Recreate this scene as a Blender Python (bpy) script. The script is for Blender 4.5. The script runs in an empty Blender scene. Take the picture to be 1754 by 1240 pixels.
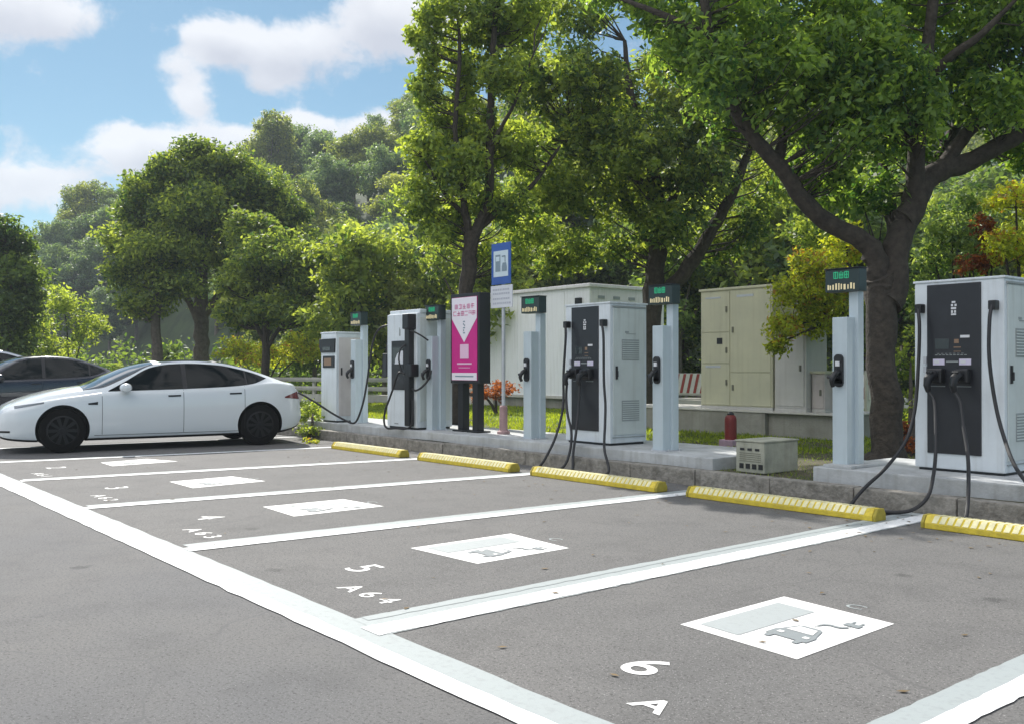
import bpy, bmesh, math, random
import numpy as np
from mathutils import Vector, Matrix
R_ = math.radians
scene = bpy.context.scene
col = scene.collection

# ---------------------------------------------------------------- camera
cd = bpy.data.cameras.new('camera')
cam = bpy.data.objects.new('camera', cd)
col.objects.link(cam)
CAMH = 1.3191
cam.location = (0, 0, CAMH)
cam.rotation_euler = (R_(90 + .3436), 0, R_(51.036))
cd.sensor_width = 36.0
cd.lens = 36.0 * 1636.79 / 1754.0
cd.clip_start = .1
cd.clip_end = 3000
scene.camera = cam

# ---------------------------------------------------------------- light
SUN_AZ = math.atan2(-1.15, .30)          # direction towards the sun, from +Y towards +X
SUN_EL = R_(41)
sd = bpy.data.lights.new('sun', 'SUN')
sd.energy = 5.0
sd.angle = R_(.53)
sd.color = (1.0, .955, .88)
so = bpy.data.objects.new('sun', sd)
col.objects.link(so)
sv = Vector((math.sin(SUN_AZ) * math.cos(SUN_EL), math.cos(SUN_AZ) * math.cos(SUN_EL), math.sin(SUN_EL)))
so.rotation_euler = (-sv).to_track_quat('-Z', 'Y').to_euler()
so.location = (-30, 10, 40)

scene.view_settings.view_transform = 'Standard'
scene.view_settings.look = 'None'
scene.view_settings.exposure = 0.46
scene.view_settings.gamma = 1.0

# pixel helper: the place seen at photograph pixel (u, v) at depth D
FPX = 1636.79
_y, _p = R_(51.036), R_(.3436)
_F = np.array([-math.sin(_y), math.cos(_y), 0.0]); _R = np.array([math.cos(_y), math.sin(_y), 0.0]); _U = np.array([0, 0, 1.0])
_F2 = _F * math.cos(_p) + _U * math.sin(_p); _U2 = _U * math.cos(_p) - _F * math.sin(_p)
def P(u, v, D):
    d = _F2 + _R * (u - 877) / FPX - _U2 * (v - 620) / FPX
    return tuple(np.array([0, 0, CAMH]) + D * d)
def gp(u, D, z=.17):                      # ground point under pixel column u at depth D
    d = _F * 1.0 + _R * (u - 877) / FPX
    return (D * d[0], D * d[1], z)
def azel(u, v):
    d = _F2 + _R * (u - 877) / FPX - _U2 * (v - 620) / FPX
    d = d / np.linalg.norm(d)
    return math.atan2(d[0], d[1]), math.asin(d[2])

# ---------------------------------------------------------------- world: daylight sky with cumulus
def build_world():
    w = bpy.data.worlds.new('World'); scene.world = w; w.use_nodes = True
    nt = w.node_tree; N = nt.nodes; L = nt.links
    N.clear()
    out = N.new('ShaderNodeOutputWorld'); bg = N.new('ShaderNodeBackground')
    L.new(bg.outputs[0], out.inputs[0]); bg.inputs[1].default_value = .085
    sky = N.new('ShaderNodeTexSky'); sky.sky_type = 'NISHITA'; sky.sun_disc = False
    sky.sun_elevation = SUN_EL; sky.sun_rotation = SUN_AZ
    sky.air_density = 1.0; sky.dust_density = .3; sky.ozone_density = 2.0; sky.altitude = 200
    def m(op, a, b=None, c=None):
        n = N.new('ShaderNodeMath'); n.operation = op
        for i, v in enumerate((a, b, c)):
            if v is None: continue
            if isinstance(v, (int, float)): n.inputs[i].default_value = v
            else: L.new(v, n.inputs[i])
        return n.outputs[0]
    tc = N.new('ShaderNodeTexCoord')
    nrm = N.new('ShaderNodeVectorMath'); nrm.operation = 'NORMALIZE'; L.new(tc.outputs['Generated'], nrm.inputs[0])
    sx = N.new('ShaderNodeSeparateXYZ'); L.new(nrm.outputs[0], sx.inputs[0])
    az = m('ARCTAN2', sx.outputs[0], sx.outputs[1]); el = m('ARCSINE', sx.outputs[2])
    cmb = N.new('ShaderNodeCombineXYZ'); L.new(az, cmb.inputs[0]); L.new(m('MULTIPLY', el, 1.25), cmb.inputs[1])
    def noise(scale, detail, rough, off=0.0, dist=0.0):
        mp = N.new('ShaderNodeVectorMath'); mp.operation = 'ADD'; L.new(cmb.outputs[0], mp.inputs[0]); mp.inputs[1].default_value = (off, off * .7, 3.1)
        n = N.new('ShaderNodeTexNoise'); n.inputs['Scale'].default_value = scale; n.inputs['Detail'].default_value = detail
        n.inputs['Roughness'].default_value = rough; n.inputs['Distortion'].default_value = dist
        L.new(mp.outputs[0], n.inputs['Vector']); return n.outputs[0]
    blobs = [(20, 0, 100, 60, 1.15), (110, 45, 50, 35, .75), (170, 20, 40, 30, .3), (365, 65, 62, 42, 1.05), (440, 95, 75, 45, 1.1), (530, 85, 70, 48, .85), (640, 45, 100, 62, 1.1), (740, 20, 90, 85, 1.1),
             (300, 118, 45, 24, .9), (330, 175, 50, 34, .85), (450, 150, 50, 18, .45), (500, 212, 50, 24, .95), (410, 232, 80, 24, .9), (590, 222, 75, 26, 1.0), (655, 212, 45, 22, .8), (300, 255, 110, 28, .85),
             (90, 305, 100, 26, .9), (0, 340, 110, 34, .95), (200, 275, 80, 26, .75), (240, 220, 60, 22, .4), (520, 280, 260, 40, 1.1), (900, -150, 300, 120, 1.0), (1250, 120, 160, 90, .7), (1700, 60, 160, 110, .6), (-300, 200, 260, 60, .9), (-700, -100, 300, 150, 1.0)]
    tot = None; low = None
    for (u, v, su, sv_, a) in blobs:
        a0, e0 = azel(u, v)
        dx = m('DIVIDE', m('SUBTRACT', az, a0), su / FPX); dy = m('DIVIDE', m('SUBTRACT', el, e0), sv_ / FPX)
        r2 = m('ADD', m('MULTIPLY', dx, dx), m('MULTIPLY', dy, dy))
        g = m('MULTIPLY', m('POWER', 2.718, m('MULTIPLY', r2, -1.0)), a)
        l = m('MULTIPLY', g, m('MULTIPLY', dy, -1.0))
        tot = g if tot is None else m('ADD', tot, g)
        low = l if low is None else m('ADD', low, l)
    n1 = noise(19, 9, .60, .3, .2); n2 = noise(4.0, 4, .55, 2.3)
    # unseen fair-weather cloud above the frame, thickened and brightened as ambient fill
    far = m('ADD', m('MULTIPLY', m('SUBTRACT', n2, .5), 3.0), .75)
    hi = m('SMOOTHSTEP', el, .42, .6) if False else m('MINIMUM', m('MAXIMUM', m('MULTIPLY', m('SUBTRACT', el, .42), 6.0), 0.0), 1.0)
    tot = m('ADD', tot, m('MULTIPLY', far, hi))
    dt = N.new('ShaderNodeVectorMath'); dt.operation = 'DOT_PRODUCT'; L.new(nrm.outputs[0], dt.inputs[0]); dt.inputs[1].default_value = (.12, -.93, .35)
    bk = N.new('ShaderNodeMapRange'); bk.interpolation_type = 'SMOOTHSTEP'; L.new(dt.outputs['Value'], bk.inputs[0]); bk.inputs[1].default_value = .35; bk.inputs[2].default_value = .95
    tot = m('ADD', tot, m('MULTIPLY', bk.outputs[0], .8))      # unseen cloud bank added behind the camera to light faces turned towards it
    dens = m('ADD', tot, m('MULTIPLY', m('SUBTRACT', n1, .5), 2.3))
    mr = N.new('ShaderNodeMapRange'); mr.interpolation_type = 'SMOOTHSTEP'; L.new(dens, mr.inputs[0])
    mr.inputs[1].default_value = .44; mr.inputs[2].default_value = 1.08
    sh = N.new('ShaderNodeMapRange'); L.new(m('ADD', low, m('MULTIPLY', m('SUBTRACT', noise(17, 6, .5, .9), .5), 1.5)), sh.inputs[0])
    sh.inputs[1].default_value = -.35; sh.inputs[2].default_value = .75
    cr = N.new('ShaderNodeMix'); cr.data_type = 'RGBA'; L.new(sh.outputs[0], cr.inputs[0])
    cr.inputs[6].default_value = (8.2, 8.2, 8.5, 1); cr.inputs[7].default_value = (5.4, 5.5, 6.2, 1)
    up = N.new('ShaderNodeMix'); up.data_type = 'RGBA'; up.blend_type = 'MULTIPLY'; L.new(hi, up.inputs[0]); L.new(cr.outputs[2], up.inputs[6]); up.inputs[7].default_value = (1.9, 1.9, 1.9, 1)  # overhead cloud made brighter to raise the ambient light
    up2 = N.new('ShaderNodeMix'); up2.data_type = 'RGBA'; up2.blend_type = 'MULTIPLY'; L.new(bk.outputs[0], up2.inputs[0]); L.new(up.outputs[2], up2.inputs[6]); up2.inputs[7].default_value = (1.4, 1.38, 1.33, 1); up = up2  # added bank behind the camera made brighter too, as fill light
    # the clear sky, a little more saturated as in the photograph
    hs = N.new('ShaderNodeHueSaturation'); hs.inputs['Saturation'].default_value = 1.0; hs.inputs['Value'].default_value = 1.0
    L.new(sky.outputs[0], hs.inputs['Color'])
    tint = N.new('ShaderNodeMix'); tint.data_type = 'RGBA'; tint.blend_type = 'MULTIPLY'; tint.inputs[0].default_value = 1
    L.new(hs.outputs[0], tint.inputs[6]); tint.inputs[7].default_value = SKYTINT
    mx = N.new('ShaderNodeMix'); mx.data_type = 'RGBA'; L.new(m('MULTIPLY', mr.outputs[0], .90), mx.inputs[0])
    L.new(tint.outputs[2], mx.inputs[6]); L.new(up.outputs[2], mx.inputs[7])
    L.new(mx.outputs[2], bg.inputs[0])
SKYTINT = (.50, .72, .74, 1)
build_world()

# ---------------------------------------------------------------- materials
def mat(name, c, rough=.6, metal=0.0, var=.0, vscale=6.0, bump=0.0, bscale=60.0, c2=None, spec=.5, coat=0.0, emit=None, estr=0.0, streak=0.0):
    m = bpy.data.materials.new(name); m.use_nodes = True
    nt = m.node_tree; N = nt.nodes; L = nt.links
    b = N['Principled BSDF']
    b.inputs['Roughness'].default_value = rough; b.inputs['Metallic'].default_value = metal
    b.inputs['Specular IOR Level'].default_value = spec
    b.inputs['Coat Weight'].default_value = coat; b.inputs['Coat Roughness'].default_value = .04
    if emit: b.inputs['Emission Color'].default_value = (*emit, 1); b.inputs['Emission Strength'].default_value = estr
    tc = N.new('ShaderNodeTexCoord')
    if var or c2 or streak:
        n = N.new('ShaderNodeTexNoise'); n.inputs['Scale'].default_value = vscale; n.inputs['Detail'].default_value = 6; n.inputs['Roughness'].default_value = .65
        L.new(tc.outputs['Object'], n.inputs['Vector'])
        mx = N.new('ShaderNodeMix'); mx.data_type = 'RGBA'
        r = N.new('ShaderNodeMapRange'); r.inputs[1].default_value = .32; r.inputs[2].default_value = .68
        L.new(n.outputs[0], r.inputs[0]); L.new(r.outputs[0], mx.inputs[0])
        d = c2 if c2 else tuple(x * (1 - var) for x in c)
        mx.inputs[6].default_value = (*c, 1); mx.inputs[7].default_value = (*d, 1)
        L.new(mx.outputs[2], b.inputs['Base Color'])
        if streak:                         # vertical grime and water runs
            mp = N.new('ShaderNodeMapping'); mp.inputs['Scale'].default_value = (14, 14, .8); L.new(tc.outputs['Object'], mp.inputs[0])
            n3 = N.new('ShaderNodeTexNoise'); n3.inputs['Scale'].default_value = 1.0; n3.inputs['Detail'].default_value = 5; L.new(mp.outputs[0], n3.inputs['Vector'])
            r3 = N.new('ShaderNodeMapRange'); r3.inputs[1].default_value = .5; r3.inputs[2].default_value = .75; r3.inputs[4].default_value = streak; L.new(n3.outputs[0], r3.inputs[0])
            m3 = N.new('ShaderNodeMix'); m3.data_type = 'RGBA'; L.new(r3.outputs[0], m3.inputs[0]); L.new(mx.outputs[2], m3.inputs[6])
            m3.inputs[7].default_value = (c[0] * .45, c[1] * .42, c[2] * .36, 1); L.new(m3.outputs[2], b.inputs['Base Color'])
    else:
        b.inputs['Base Color'].default_value = (*c, 1)
    if bump:
        n2 = N.new('ShaderNodeTexNoise'); n2.inputs['Scale'].default_value = bscale; n2.inputs['Detail'].default_value = 5
        L.new(tc.outputs['Object'], n2.inputs['Vector'])
        bp = N.new('ShaderNodeBump'); bp.inputs['Strength'].default_value = bump; bp.inputs['Distance'].default_value = .02
        L.new(n2.outputs[0], bp.inputs['Height']); L.new(bp.outputs[0], b.inputs['Normal'])
    return m

def asphalt(name, base, speck, warm):
    m = bpy.data.materials.new(name); m.use_nodes = True
    nt = m.node_tree; N = nt.nodes; L = nt.links; b = N['Principled BSDF']; b.inputs['Roughness'].default_value = .85
    b.inputs['Specular IOR Level'].default_value = .3
    tc = N.new('ShaderNodeTexCoord')
    def noise(s, d, r=.6):
        n = N.new('ShaderNodeTexNoise'); n.inputs['Scale'].default_value = s; n.inputs['Detail'].default_value = d; n.inputs['Roughness'].default_value = r
        L.new(tc.outputs['Object'], n.inputs['Vector']); return n.outputs[0]
    def mix(f, a, bb, lo, hi, amt=1.0):
        r = N.new('ShaderNodeMapRange'); r.inputs[1].default_value = lo; r.inputs[2].default_value = hi; r.inputs[4].default_value = amt; L.new(f, r.inputs[0])
        x = N.new('ShaderNodeMix'); x.data_type = 'RGBA'; L.new(r.outputs[0], x.inputs[0])
        for i, v in ((6, a), (7, bb)):
            if isinstance(v, tuple): x.inputs[i].default_value = (*v, 1)
            else: L.new(v, x.inputs[i])
        return x.outputs[2]
    c = mix(noise(.7, 6), base, warm, .35, .65)
    c = mix(noise(2.3, 8, .7), c, tuple(x * .66 for x in base), .48, .72, .55)
    vs_ = N.new('ShaderNodeTexVoronoi'); vs_.inputs['Scale'].default_value = 1.35; L.new(tc.outputs['Object'], vs_.inputs['Vector'])
    dd = N.new('ShaderNodeMath'); dd.operation = 'ADD'; L.new(vs_.outputs['Distance'], dd.inputs[0]); ms = N.new('ShaderNodeMath'); ms.operation = 'MULTIPLY'; L.new(noise(9, 5, .7), ms.inputs[0]); ms.inputs[1].default_value = .30; L.new(ms.outputs[0], dd.inputs[1])
    c = mix(dd.outputs[0], tuple(x * .62 for x in base), c, .19, .25)
    c = mix(noise(28, 6, .8), c, tuple(x * .6 for x in base), .55, .75, .6)
    c = mix(noise(60, 3, .7), c, tuple(x * .36 for x in base), .52, .70, .95)
    c = mix(noise(130, 2, .6), c, speck, .60, .74, .8)
    v = N.new('ShaderNodeTexVoronoi'); v.feature = 'DISTANCE_TO_EDGE'; v.inputs['Scale'].default_value = .55; 
    dn = N.new('ShaderNodeTexNoise'); dn.inputs['Scale'].default_value = 1.6; dn.inputs['Detail'].default_value = 6; L.new(tc.outputs['Object'], dn.inputs['Vector'])
    ad = N.new('ShaderNodeMix'); ad.data_type = 'RGBA'; ad.inputs[0].default_value = .25; L.new(tc.outputs['Object'], ad.inputs[6]); L.new(dn.outputs[1], ad.inputs[7])
    L.new(ad.outputs[2], v.inputs['Vector'])
    c = mix(v.outputs[0], tuple(x * .86 for x in base), c, .0, .004)
    L.new(c, b.inputs['Base Color'])
    bp = N.new('ShaderNodeBump'); bp.inputs['Strength'].default_value = .55; bp.inputs['Distance'].default_value = .008
    L.new(noise(110, 4, .7), bp.inputs['Height']); L.new(bp.outputs[0], b.inputs['Normal'])
    return m

def paint(name, c, wear=.35, scale=16):
    m = bpy.data.materials.new(name); m.use_nodes = True
    nt = m.node_tree; N = nt.nodes; L = nt.links; b = N['Principled BSDF']; b.inputs['Roughness'].default_value = .7
    tc = N.new('ShaderNodeTexCoord')
    n = N.new('ShaderNodeTexNoise'); n.inputs['Scale'].default_value = scale; n.inputs['Detail'].default_value = 9; n.inputs['Roughness'].default_value = .75
    L.new(tc.outputs['Object'], n.inputs['Vector'])
    r = N.new('ShaderNodeMapRange'); r.inputs[1].default_value = .5; r.inputs[2].default_value = .78; r.inputs[4].default_value = wear; L.new(n.outputs[0], r.inputs[0])
    x = N.new('ShaderNodeMix'); x.data_type = 'RGBA'; L.new(r.outputs[0], x.inputs[0]); x.inputs[6].default_value = (*c, 1); x.inputs[7].default_value = (.16, .16, .16, 1)
    L.new(x.outputs[2], b.inputs['Base Color'])
    bp = N.new('ShaderNodeBump'); bp.inputs['Strength'].default_value = .3; bp.inputs['Distance'].default_value = .006
    L.new(n.outputs[0], bp.inputs['Height']); L.new(bp.outputs[0], b.inputs['Normal'])
    return m

def leaf_mat(name, dark, light, trans=.4, accent=None):
    m = bpy.data.materials.new(name); m.use_nodes = True
    nt = m.node_tree; N = nt.nodes; L = nt.links; b = N['Principled BSDF']; out = N['Material Output']
    b.inputs['Roughness'].default_value = .55; b.inputs['Specular IOR Level'].default_value = .4
    a = N.new('ShaderNodeAttribute'); a.attribute_name = 'tint'
    cr = N.new('ShaderNodeValToRGB'); e = cr.color_ramp.elements
    e[0].position = 0; e[0].color = (*dark, 1); e[1].position = .92; e[1].color = (*light, 1)
    if accent: q = e.new(1.0); q.color = (*accent, 1)
    L.new(a.outputs['Fac'], cr.inputs[0]); L.new(cr.outputs[0], b.inputs['Base Color'])
    tr = N.new('ShaderNodeBsdfTranslucent')
    mc = N.new('ShaderNodeMix'); mc.data_type = 'RGBA'; mc.blend_type = 'MULTIPLY'; mc.inputs[0].default_value = 1; L.new(cr.outputs[0], mc.inputs[6]); mc.inputs[7].default_value = (4.0, 3.5, 1.3, 1)
    L.new(mc.outputs[2], tr.inputs[0])
    ms = N.new('ShaderNodeMixShader'); ms.inputs[0].default_value = trans
    L.new(b.outputs[0], ms.inputs[1]); L.new(tr.outputs[0], ms.inputs[2]); L.new(ms.outputs[0], out.inputs[0])
    return m

M = dict(
    asphalt=asphalt('asphalt', (.120, .121, .125), (.30, .30, .30), (.138, .136, .134)),
    bay=asphalt('bay_asphalt', (.124, .123, .122), (.38, .375, .37), (.146, .143, .140)),
    soil=mat('soil', (.10, .085, .05), .95, c2=(.045, .05, .02), vscale=2.2, bump=.8, bscale=25),
    grass_ground=mat('grass_ground', (.10, .15, .025), .95, c2=(.05, .085, .02), vscale=1.2, bump=.6, bscale=30),
    white=paint('road_white', (.78, .79, .79), .8, 24), worn=paint('road_white_worn', (.30, .335, .34), .5, 22), stencil=paint('stencil_white', (.74, .74, .73), .75, 34),
    pale=paint('stencil_pale', (.32, .35, .355), .3, 25), grey=paint('stencil_grey', (.20, .225, .235), .3, 30),
    kerb=mat('kerb_stone', (.34, .32, .285), .95, c2=(.15, .14, .12), vscale=11, bump=.9, bscale=22),
    plinth=mat('plinth_concrete', (.52, .54, .55), .85, c2=(.36, .37, .37), vscale=3.0, bump=.25, bscale=40, streak=.35),
    concrete=mat('concrete', (.36, .35, .31), .9, c2=(.24, .23, .20), vscale=2.0, bump=.3, bscale=30, streak=.3),
    cab=mat('cabinet_white', (.70, .755, .79), .42, var=.14, vscale=2.5, streak=.30),
    cab2=mat('cabinet_side', (.62, .67, .655), .5, var=.15, vscale=2.0, streak=.28),
    vent=mat('vent_grey', (.30, .33, .33), .6),
    panel=mat('panel_black', (.020, .022, .028), .33, var=.3, vscale=5),
    black=mat('black_plastic', (.011, .012, .014), .42), rubber=mat('rubber', (.015, .015, .017), .55), dark=mat('dark_metal', (.03, .032, .035), .45, .4),
    screen=mat('screen_glass', (.035, .045, .05), .12), label=mat('lavender_sticker', (.62, .58, .72), .5), logo=mat('logo_white', (.65, .66, .68), .5),
    amber=mat('amber_mark', (.25, .16, .10), .5),
    post=mat('post_bluegrey', (.52, .60, .64), .42, .15, var=.08, vscale=2.5, streak=.12),
    steel=mat('steel_light', (.55, .57, .60), .4, .3, var=.15, vscale=8),
    led_g=mat('led_green', (.01, .10, .05), .5, emit=(.02, .42, .20), estr=.55), led_w=mat('led_amber', (.3, .3, .2), .5, emit=(.75, .62, .35), estr=.45), board=mat('board_dark', (.018, .035, .035), .35),
    yellow=mat('stop_yellow', (.80, .62, .05), .7, c2=(.56, .43, .05), vscale=12, bump=.3, bscale=50),
    cream_refl=mat('stop_reflector', (.88, .82, .48), .5, var=.3, vscale=16),
    stop_olive=mat('stop_end_shade', (.42, .34, .04), .7, var=.3, vscale=10),  # stop ends: darker olive yellow, shade put into the colour
    carw=mat('car_white', (.72, .76, .78), .25, coat=1.0), card=mat('car_navy', (.010, .012, .022), .22, coat=1.0), carg=mat('car_silver', (.55, .58, .62), .3, .3, coat=1.0),
    glass=mat('car_glass', (.004, .007, .007), .04, spec=.22), screen_car=mat('car_windscreen', (.03, .04, .045), .05, spec=1.0, coat=.6), trim=mat('car_trim', (.010, .010, .011), .4), tyre=mat('tyre', (.005, .005, .005), .9, spec=.2), rim=mat('rim_dark', (.008, .008, .009), .45, .3),
    lamp=mat('headlight', (.05, .07, .09), .08, coat=1.0), red=mat('tail_red', (.15, .01, .01), .2, coat=1.0), seat=mat('seat_fabric', (.18, .19, .17), .9),
    magenta=mat('poster_magenta', (.62, .012, .24), .45, c2=(.52, .008, .21), vscale=3), posterw=mat('poster_white', (.80, .76, .82), .5), pink=mat('poster_pink', (.70, .22, .40), .5), rose=mat('poster_pink_frame', (.75, .50, .66), .5),
    blue=mat('sign_blue', (.030, .10, .38), .4, var=.15, vscale=6), signw=mat('sign_white', (.55, .66, .72), .5), signg=mat('sign_grey', (.20, .27, .32), .5), signp=mat('sign_plate', (.62, .64, .68), .5),
    pinkb=mat('base_pink', (.40, .26, .26), .8, var=.3, vscale=12), brick=mat('base_red', (.22, .07, .04), .8, var=.4, vscale=14),
    wall=mat('container_white', (.88, .90, .91), .6, c2=(.82, .84, .85), vscale=1.0, streak=.25), wallp=mat('container_side', (.86, .84, .82), .6, var=.15, vscale=1.0, streak=.35),
    cream=mat('cabinet_cream', (.58, .565, .40), .6, c2=(.49, .48, .35), vscale=1.5, streak=.22), meter=mat('meter_pinkish', (.58, .52, .49), .7, var=.2, vscale=5), creamd=mat('cabinet_grey_beige', (.55, .54, .50), .6, var=.15, vscale=2, streak=.2), seam=mat('seam', (.17, .17, .13), .8),  # creamd: greyer beige for the side cabinet and the skirts
    redp=mat('hydrant_red', (.20, .018, .014), .5, var=.3, vscale=10), boxb=mat('box_beige', (.42, .42, .34), .8, c2=(.26, .27, .22), vscale=5, streak=.3),
    barr=mat('barrier_red', (.32, .05, .04), .6), barw=mat('barrier_white', (.75, .73, .70), .6, var=.2), rail=mat('rail_pale', (.62, .60, .55), .6, .2, var=.2, vscale=4),
    bark=mat('bark_dark', (.070, .058, .046), .95, c2=(.026, .022, .018), vscale=11, bump=1.0, bscale=26),
    bark2=mat('bark_grey', (.16, .14, .115), .95, c2=(.07, .06, .05), vscale=7, bump=.9, bscale=24),
    hill=mat('hill_green', (.050, .080, .028), .95, c2=(.014, .026, .010), vscale=.45, bump=1.0, bscale=2.5),
    L_big=leaf_mat('leaf_big', (.028, .075, .030), (.170, .260, .065), .48),
    L_bright=leaf_mat('leaf_bright', (.034, .075, .026), (.22, .29, .075), .47),
    L_mid=leaf_mat('leaf_mid', (.028, .066, .026), (.190, .25, .065), .48),
    L_dark=leaf_mat('leaf_dark', (.025, .058, .022), (.115, .175, .05), .45),
    L_yel=leaf_mat('leaf_yellow', (.075, .11, .014), (.34, .40, .04), .42, (.24, .15, .04)),
    L_hill=leaf_mat('leaf_hill', (.032, .066, .030), (.19, .235, .08), .42),
    L_blue=leaf_mat('leaf_haze_blue', (.026, .066, .046), (.12, .185, .11), .4),  # bluish leaf colour standing in for haze on far crowns
    L_pale=leaf_mat('leaf_pale', (.04, .09, .035), (.17, .24, .10), .4),
    L_red=leaf_mat('leaf_red', (.07, .022, .015), (.22, .075, .03), .4),
    L_grass=leaf_mat('grass_blade', (.05, .09, .012), (.20, .26, .03), .45),
)

# ---------------------------------------------------------------- helpers
class MB:
    def __init__(s): s.v = []; s.f = []
    def add(s, vs, fs):
        o = len(s.v); s.v += [tuple(map(float, v)) for v in vs]; s.f += [tuple(i + o for i in f) for f in fs]; return s
    def box(s, x0, x1, y0, y1, z0, z1):
        return s.add([(x0, y0, z0), (x1, y0, z0), (x1, y1, z0), (x0, y1, z0), (x0, y0, z1), (x1, y0, z1), (x1, y1, z1), (x0, y1, z1)],
                     [(3, 2, 1, 0), (4, 5, 6, 7), (0, 1, 5, 4), (1, 2, 6, 5), (2, 3, 7, 6), (3, 0, 4, 7)])
    def quad(s, a, b, c, d): return s.add([a, b, c, d], [(0, 1, 2, 3)])
    def prism(s, pts, y0, y1):             # outline in x-z, extruded along y
        n = len(pts); vs = [(x, y0, z) for x, z in pts] + [(x, y1, z) for x, z in pts]
        return s.add(vs, [tuple(range(n)), tuple(range(2 * n - 1, n - 1, -1))] + [(i, i + n, (i + 1) % n + n, (i + 1) % n) for i in range(n)])
    def prismx(s, pts, x0, x1):            # outline in y-z, extruded along x
        n = len(pts); vs = [(x0, y, z) for y, z in pts] + [(x1, y, z) for y, z in pts]
        return s.add(vs, [tuple(range(n - 1, -1, -1)), tuple(range(n, 2 * n))] + [(i, (i + 1) % n, (i + 1) % n + n, i + n) for i in range(n)])
    def tube(s, pts, r, n=10, cap=True):
        pts = [Vector(p) for p in pts]; m = len(pts); rs = r if isinstance(r, (list, tuple)) else [r] * m
        prev = None; vs = []
        for i, p in enumerate(pts):
            t = (pts[min(i + 1, m - 1)] - pts[max(i - 1, 0)])
            t = t.normalized() if t.length > 1e-9 else Vector((0, 0, 1))
            if prev is None:
                a = Vector((1, 0, 0)) if abs(t.x) < .8 else Vector((0, 1, 0)); u = t.cross(a).normalized()
            else:
                u = (prev - t * prev.dot(t)); u = u.normalized() if u.length > 1e-6 else t.orthogonal().normalized()
            prev = u; w = t.cross(u)
            for k in range(n):
                a = 2 * math.pi * k / n; vs.append(p + (u * math.cos(a) + w * math.sin(a)) * rs[i])
        fs = [(i * n + k, i * n + (k + 1) % n, (i + 1) * n + (k + 1) % n, (i + 1) * n + k) for i in range(m - 1) for k in range(n)]
        if cap: fs += [tuple(range(n - 1, -1, -1)), tuple((m - 1) * n + k for k in range(n))]
        return s.add(vs, fs)
    def lathe(s, prof, c=(0, 0, 0), n=24, axis='z'):
        vs = []
        for r, h in prof:
            for k in range(n):
                a = 2 * math.pi * k / n; q = (r * math.cos(a), r * math.sin(a), h)
                if axis == 'x': q = (h, q[0], q[1])
                if axis == 'y': q = (q[0], h, q[1])
                vs.append((q[0] + c[0], q[1] + c[1], q[2] + c[2]))
        m = len(prof)
        fs = [(i * n + k, i * n + (k + 1) % n, (i + 1) * n + (k + 1) % n, (i + 1) * n + k) for i in range(m - 1) for k in range(n)]
        fs += [tuple(range(n - 1, -1, -1)), tuple((m - 1) * n + k for k in range(n))]
        return s.add(vs, fs)
    def build(s, name, m, parent=None, bevel=0, smooth=False, label=None, segs=2):
        me = bpy.data.meshes.new(name); me.from_pydata(s.v, [], s.f)
        bm = bmesh.new(); bm.from_mesh(me); bmesh.ops.recalc_face_normals(bm, faces=bm.faces)
        if bevel: bmesh.ops.bevel(bm, geom=[e for e in bm.edges if e.is_manifold and e.calc_face_angle(0) > .5], offset=bevel, segments=segs, profile=.6, affect='EDGES', clamp_overlap=True)
        bm.to_mesh(me); bm.free()
        if smooth: me.shade_smooth(); me.set_sharp_from_angle(angle=R_(35))
        me.materials.append(m)
        o = bpy.data.objects.new(name, me); col.objects.link(o)
        if parent: o.parent = parent
        if label: o['label'] = label
        return o
def tag(o, label=None, cat=None, group=None, kind=None):
    if label: o['label'] = label
    if cat: o['category'] = cat
    if group: o['group'] = group
    if kind: o['kind'] = kind
    return o
def empty(name, loc, rz=0, **k):
    o = bpy.data.objects.new(name, None); col.objects.link(o); o.location = loc; o.rotation_euler = (0, 0, rz); o.empty_display_size = .2
    return tag(o, **k)
def copy_tree(o, parent=None):
    c = o.copy(); col.objects.link(c); c.parent = parent
    for ch in [x for x in KIDS() if x.parent == o]: copy_tree(ch, c)
    return c
def KIDS(): return list(bpy.data.objects)
def spline(pts, n=8):
    p = [Vector(pts[0])] + [Vector(q) for q in pts] + [Vector(pts[-1])]; out = []
    for i in range(1, len(p) - 2):
        for k in range(n):
            t = k / n; a, b, c, d = p[i - 1], p[i], p[i + 1], p[i + 2]
            out.append(.5 * ((2 * b) + (c - a) * t + (2 * a - 5 * b + 4 * c - d) * t * t + (3 * b - a - 3 * c + d) * t ** 3))
    out.append(p[-2]); return out
def interp(x, tab): return float(np.interp(x, [a for a, b in tab], [b for a, b in tab]))
_cat_cache = {}
def sm(x, tab):                            # smooth interpolation through table
    k = id(tab)
    if k not in _cat_cache:
        xs = np.array([a for a, b in tab], float); ys = np.array([b for a, b in tab], float)
        dl = np.diff(ys) / np.diff(xs); mm = np.zeros(len(xs))
        mm[0] = dl[0]; mm[-1] = dl[-1]
        for i in range(1, len(xs) - 1):
            mm[i] = 0 if dl[i - 1] * dl[i] <= 0 else 2 * dl[i - 1] * dl[i] / (dl[i - 1] + dl[i])
        _cat_cache[k] = (xs, ys, mm, tab)
    xs, ys, mm, _ = _cat_cache[k]
    if x <= xs[0]: return float(ys[0])
    if x >= xs[-1]: return float(ys[-1])
    i = int(np.searchsorted(xs, x)) - 1; h = xs[i + 1] - xs[i]; t = (x - xs[i]) / h
    return float((2 * t**3 - 3 * t**2 + 1) * ys[i] + (t**3 - 2 * t**2 + t) * h * mm[i] + (-2 * t**3 + 3 * t**2) * ys[i + 1] + (t**3 - t**2) * h * mm[i + 1])
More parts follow.
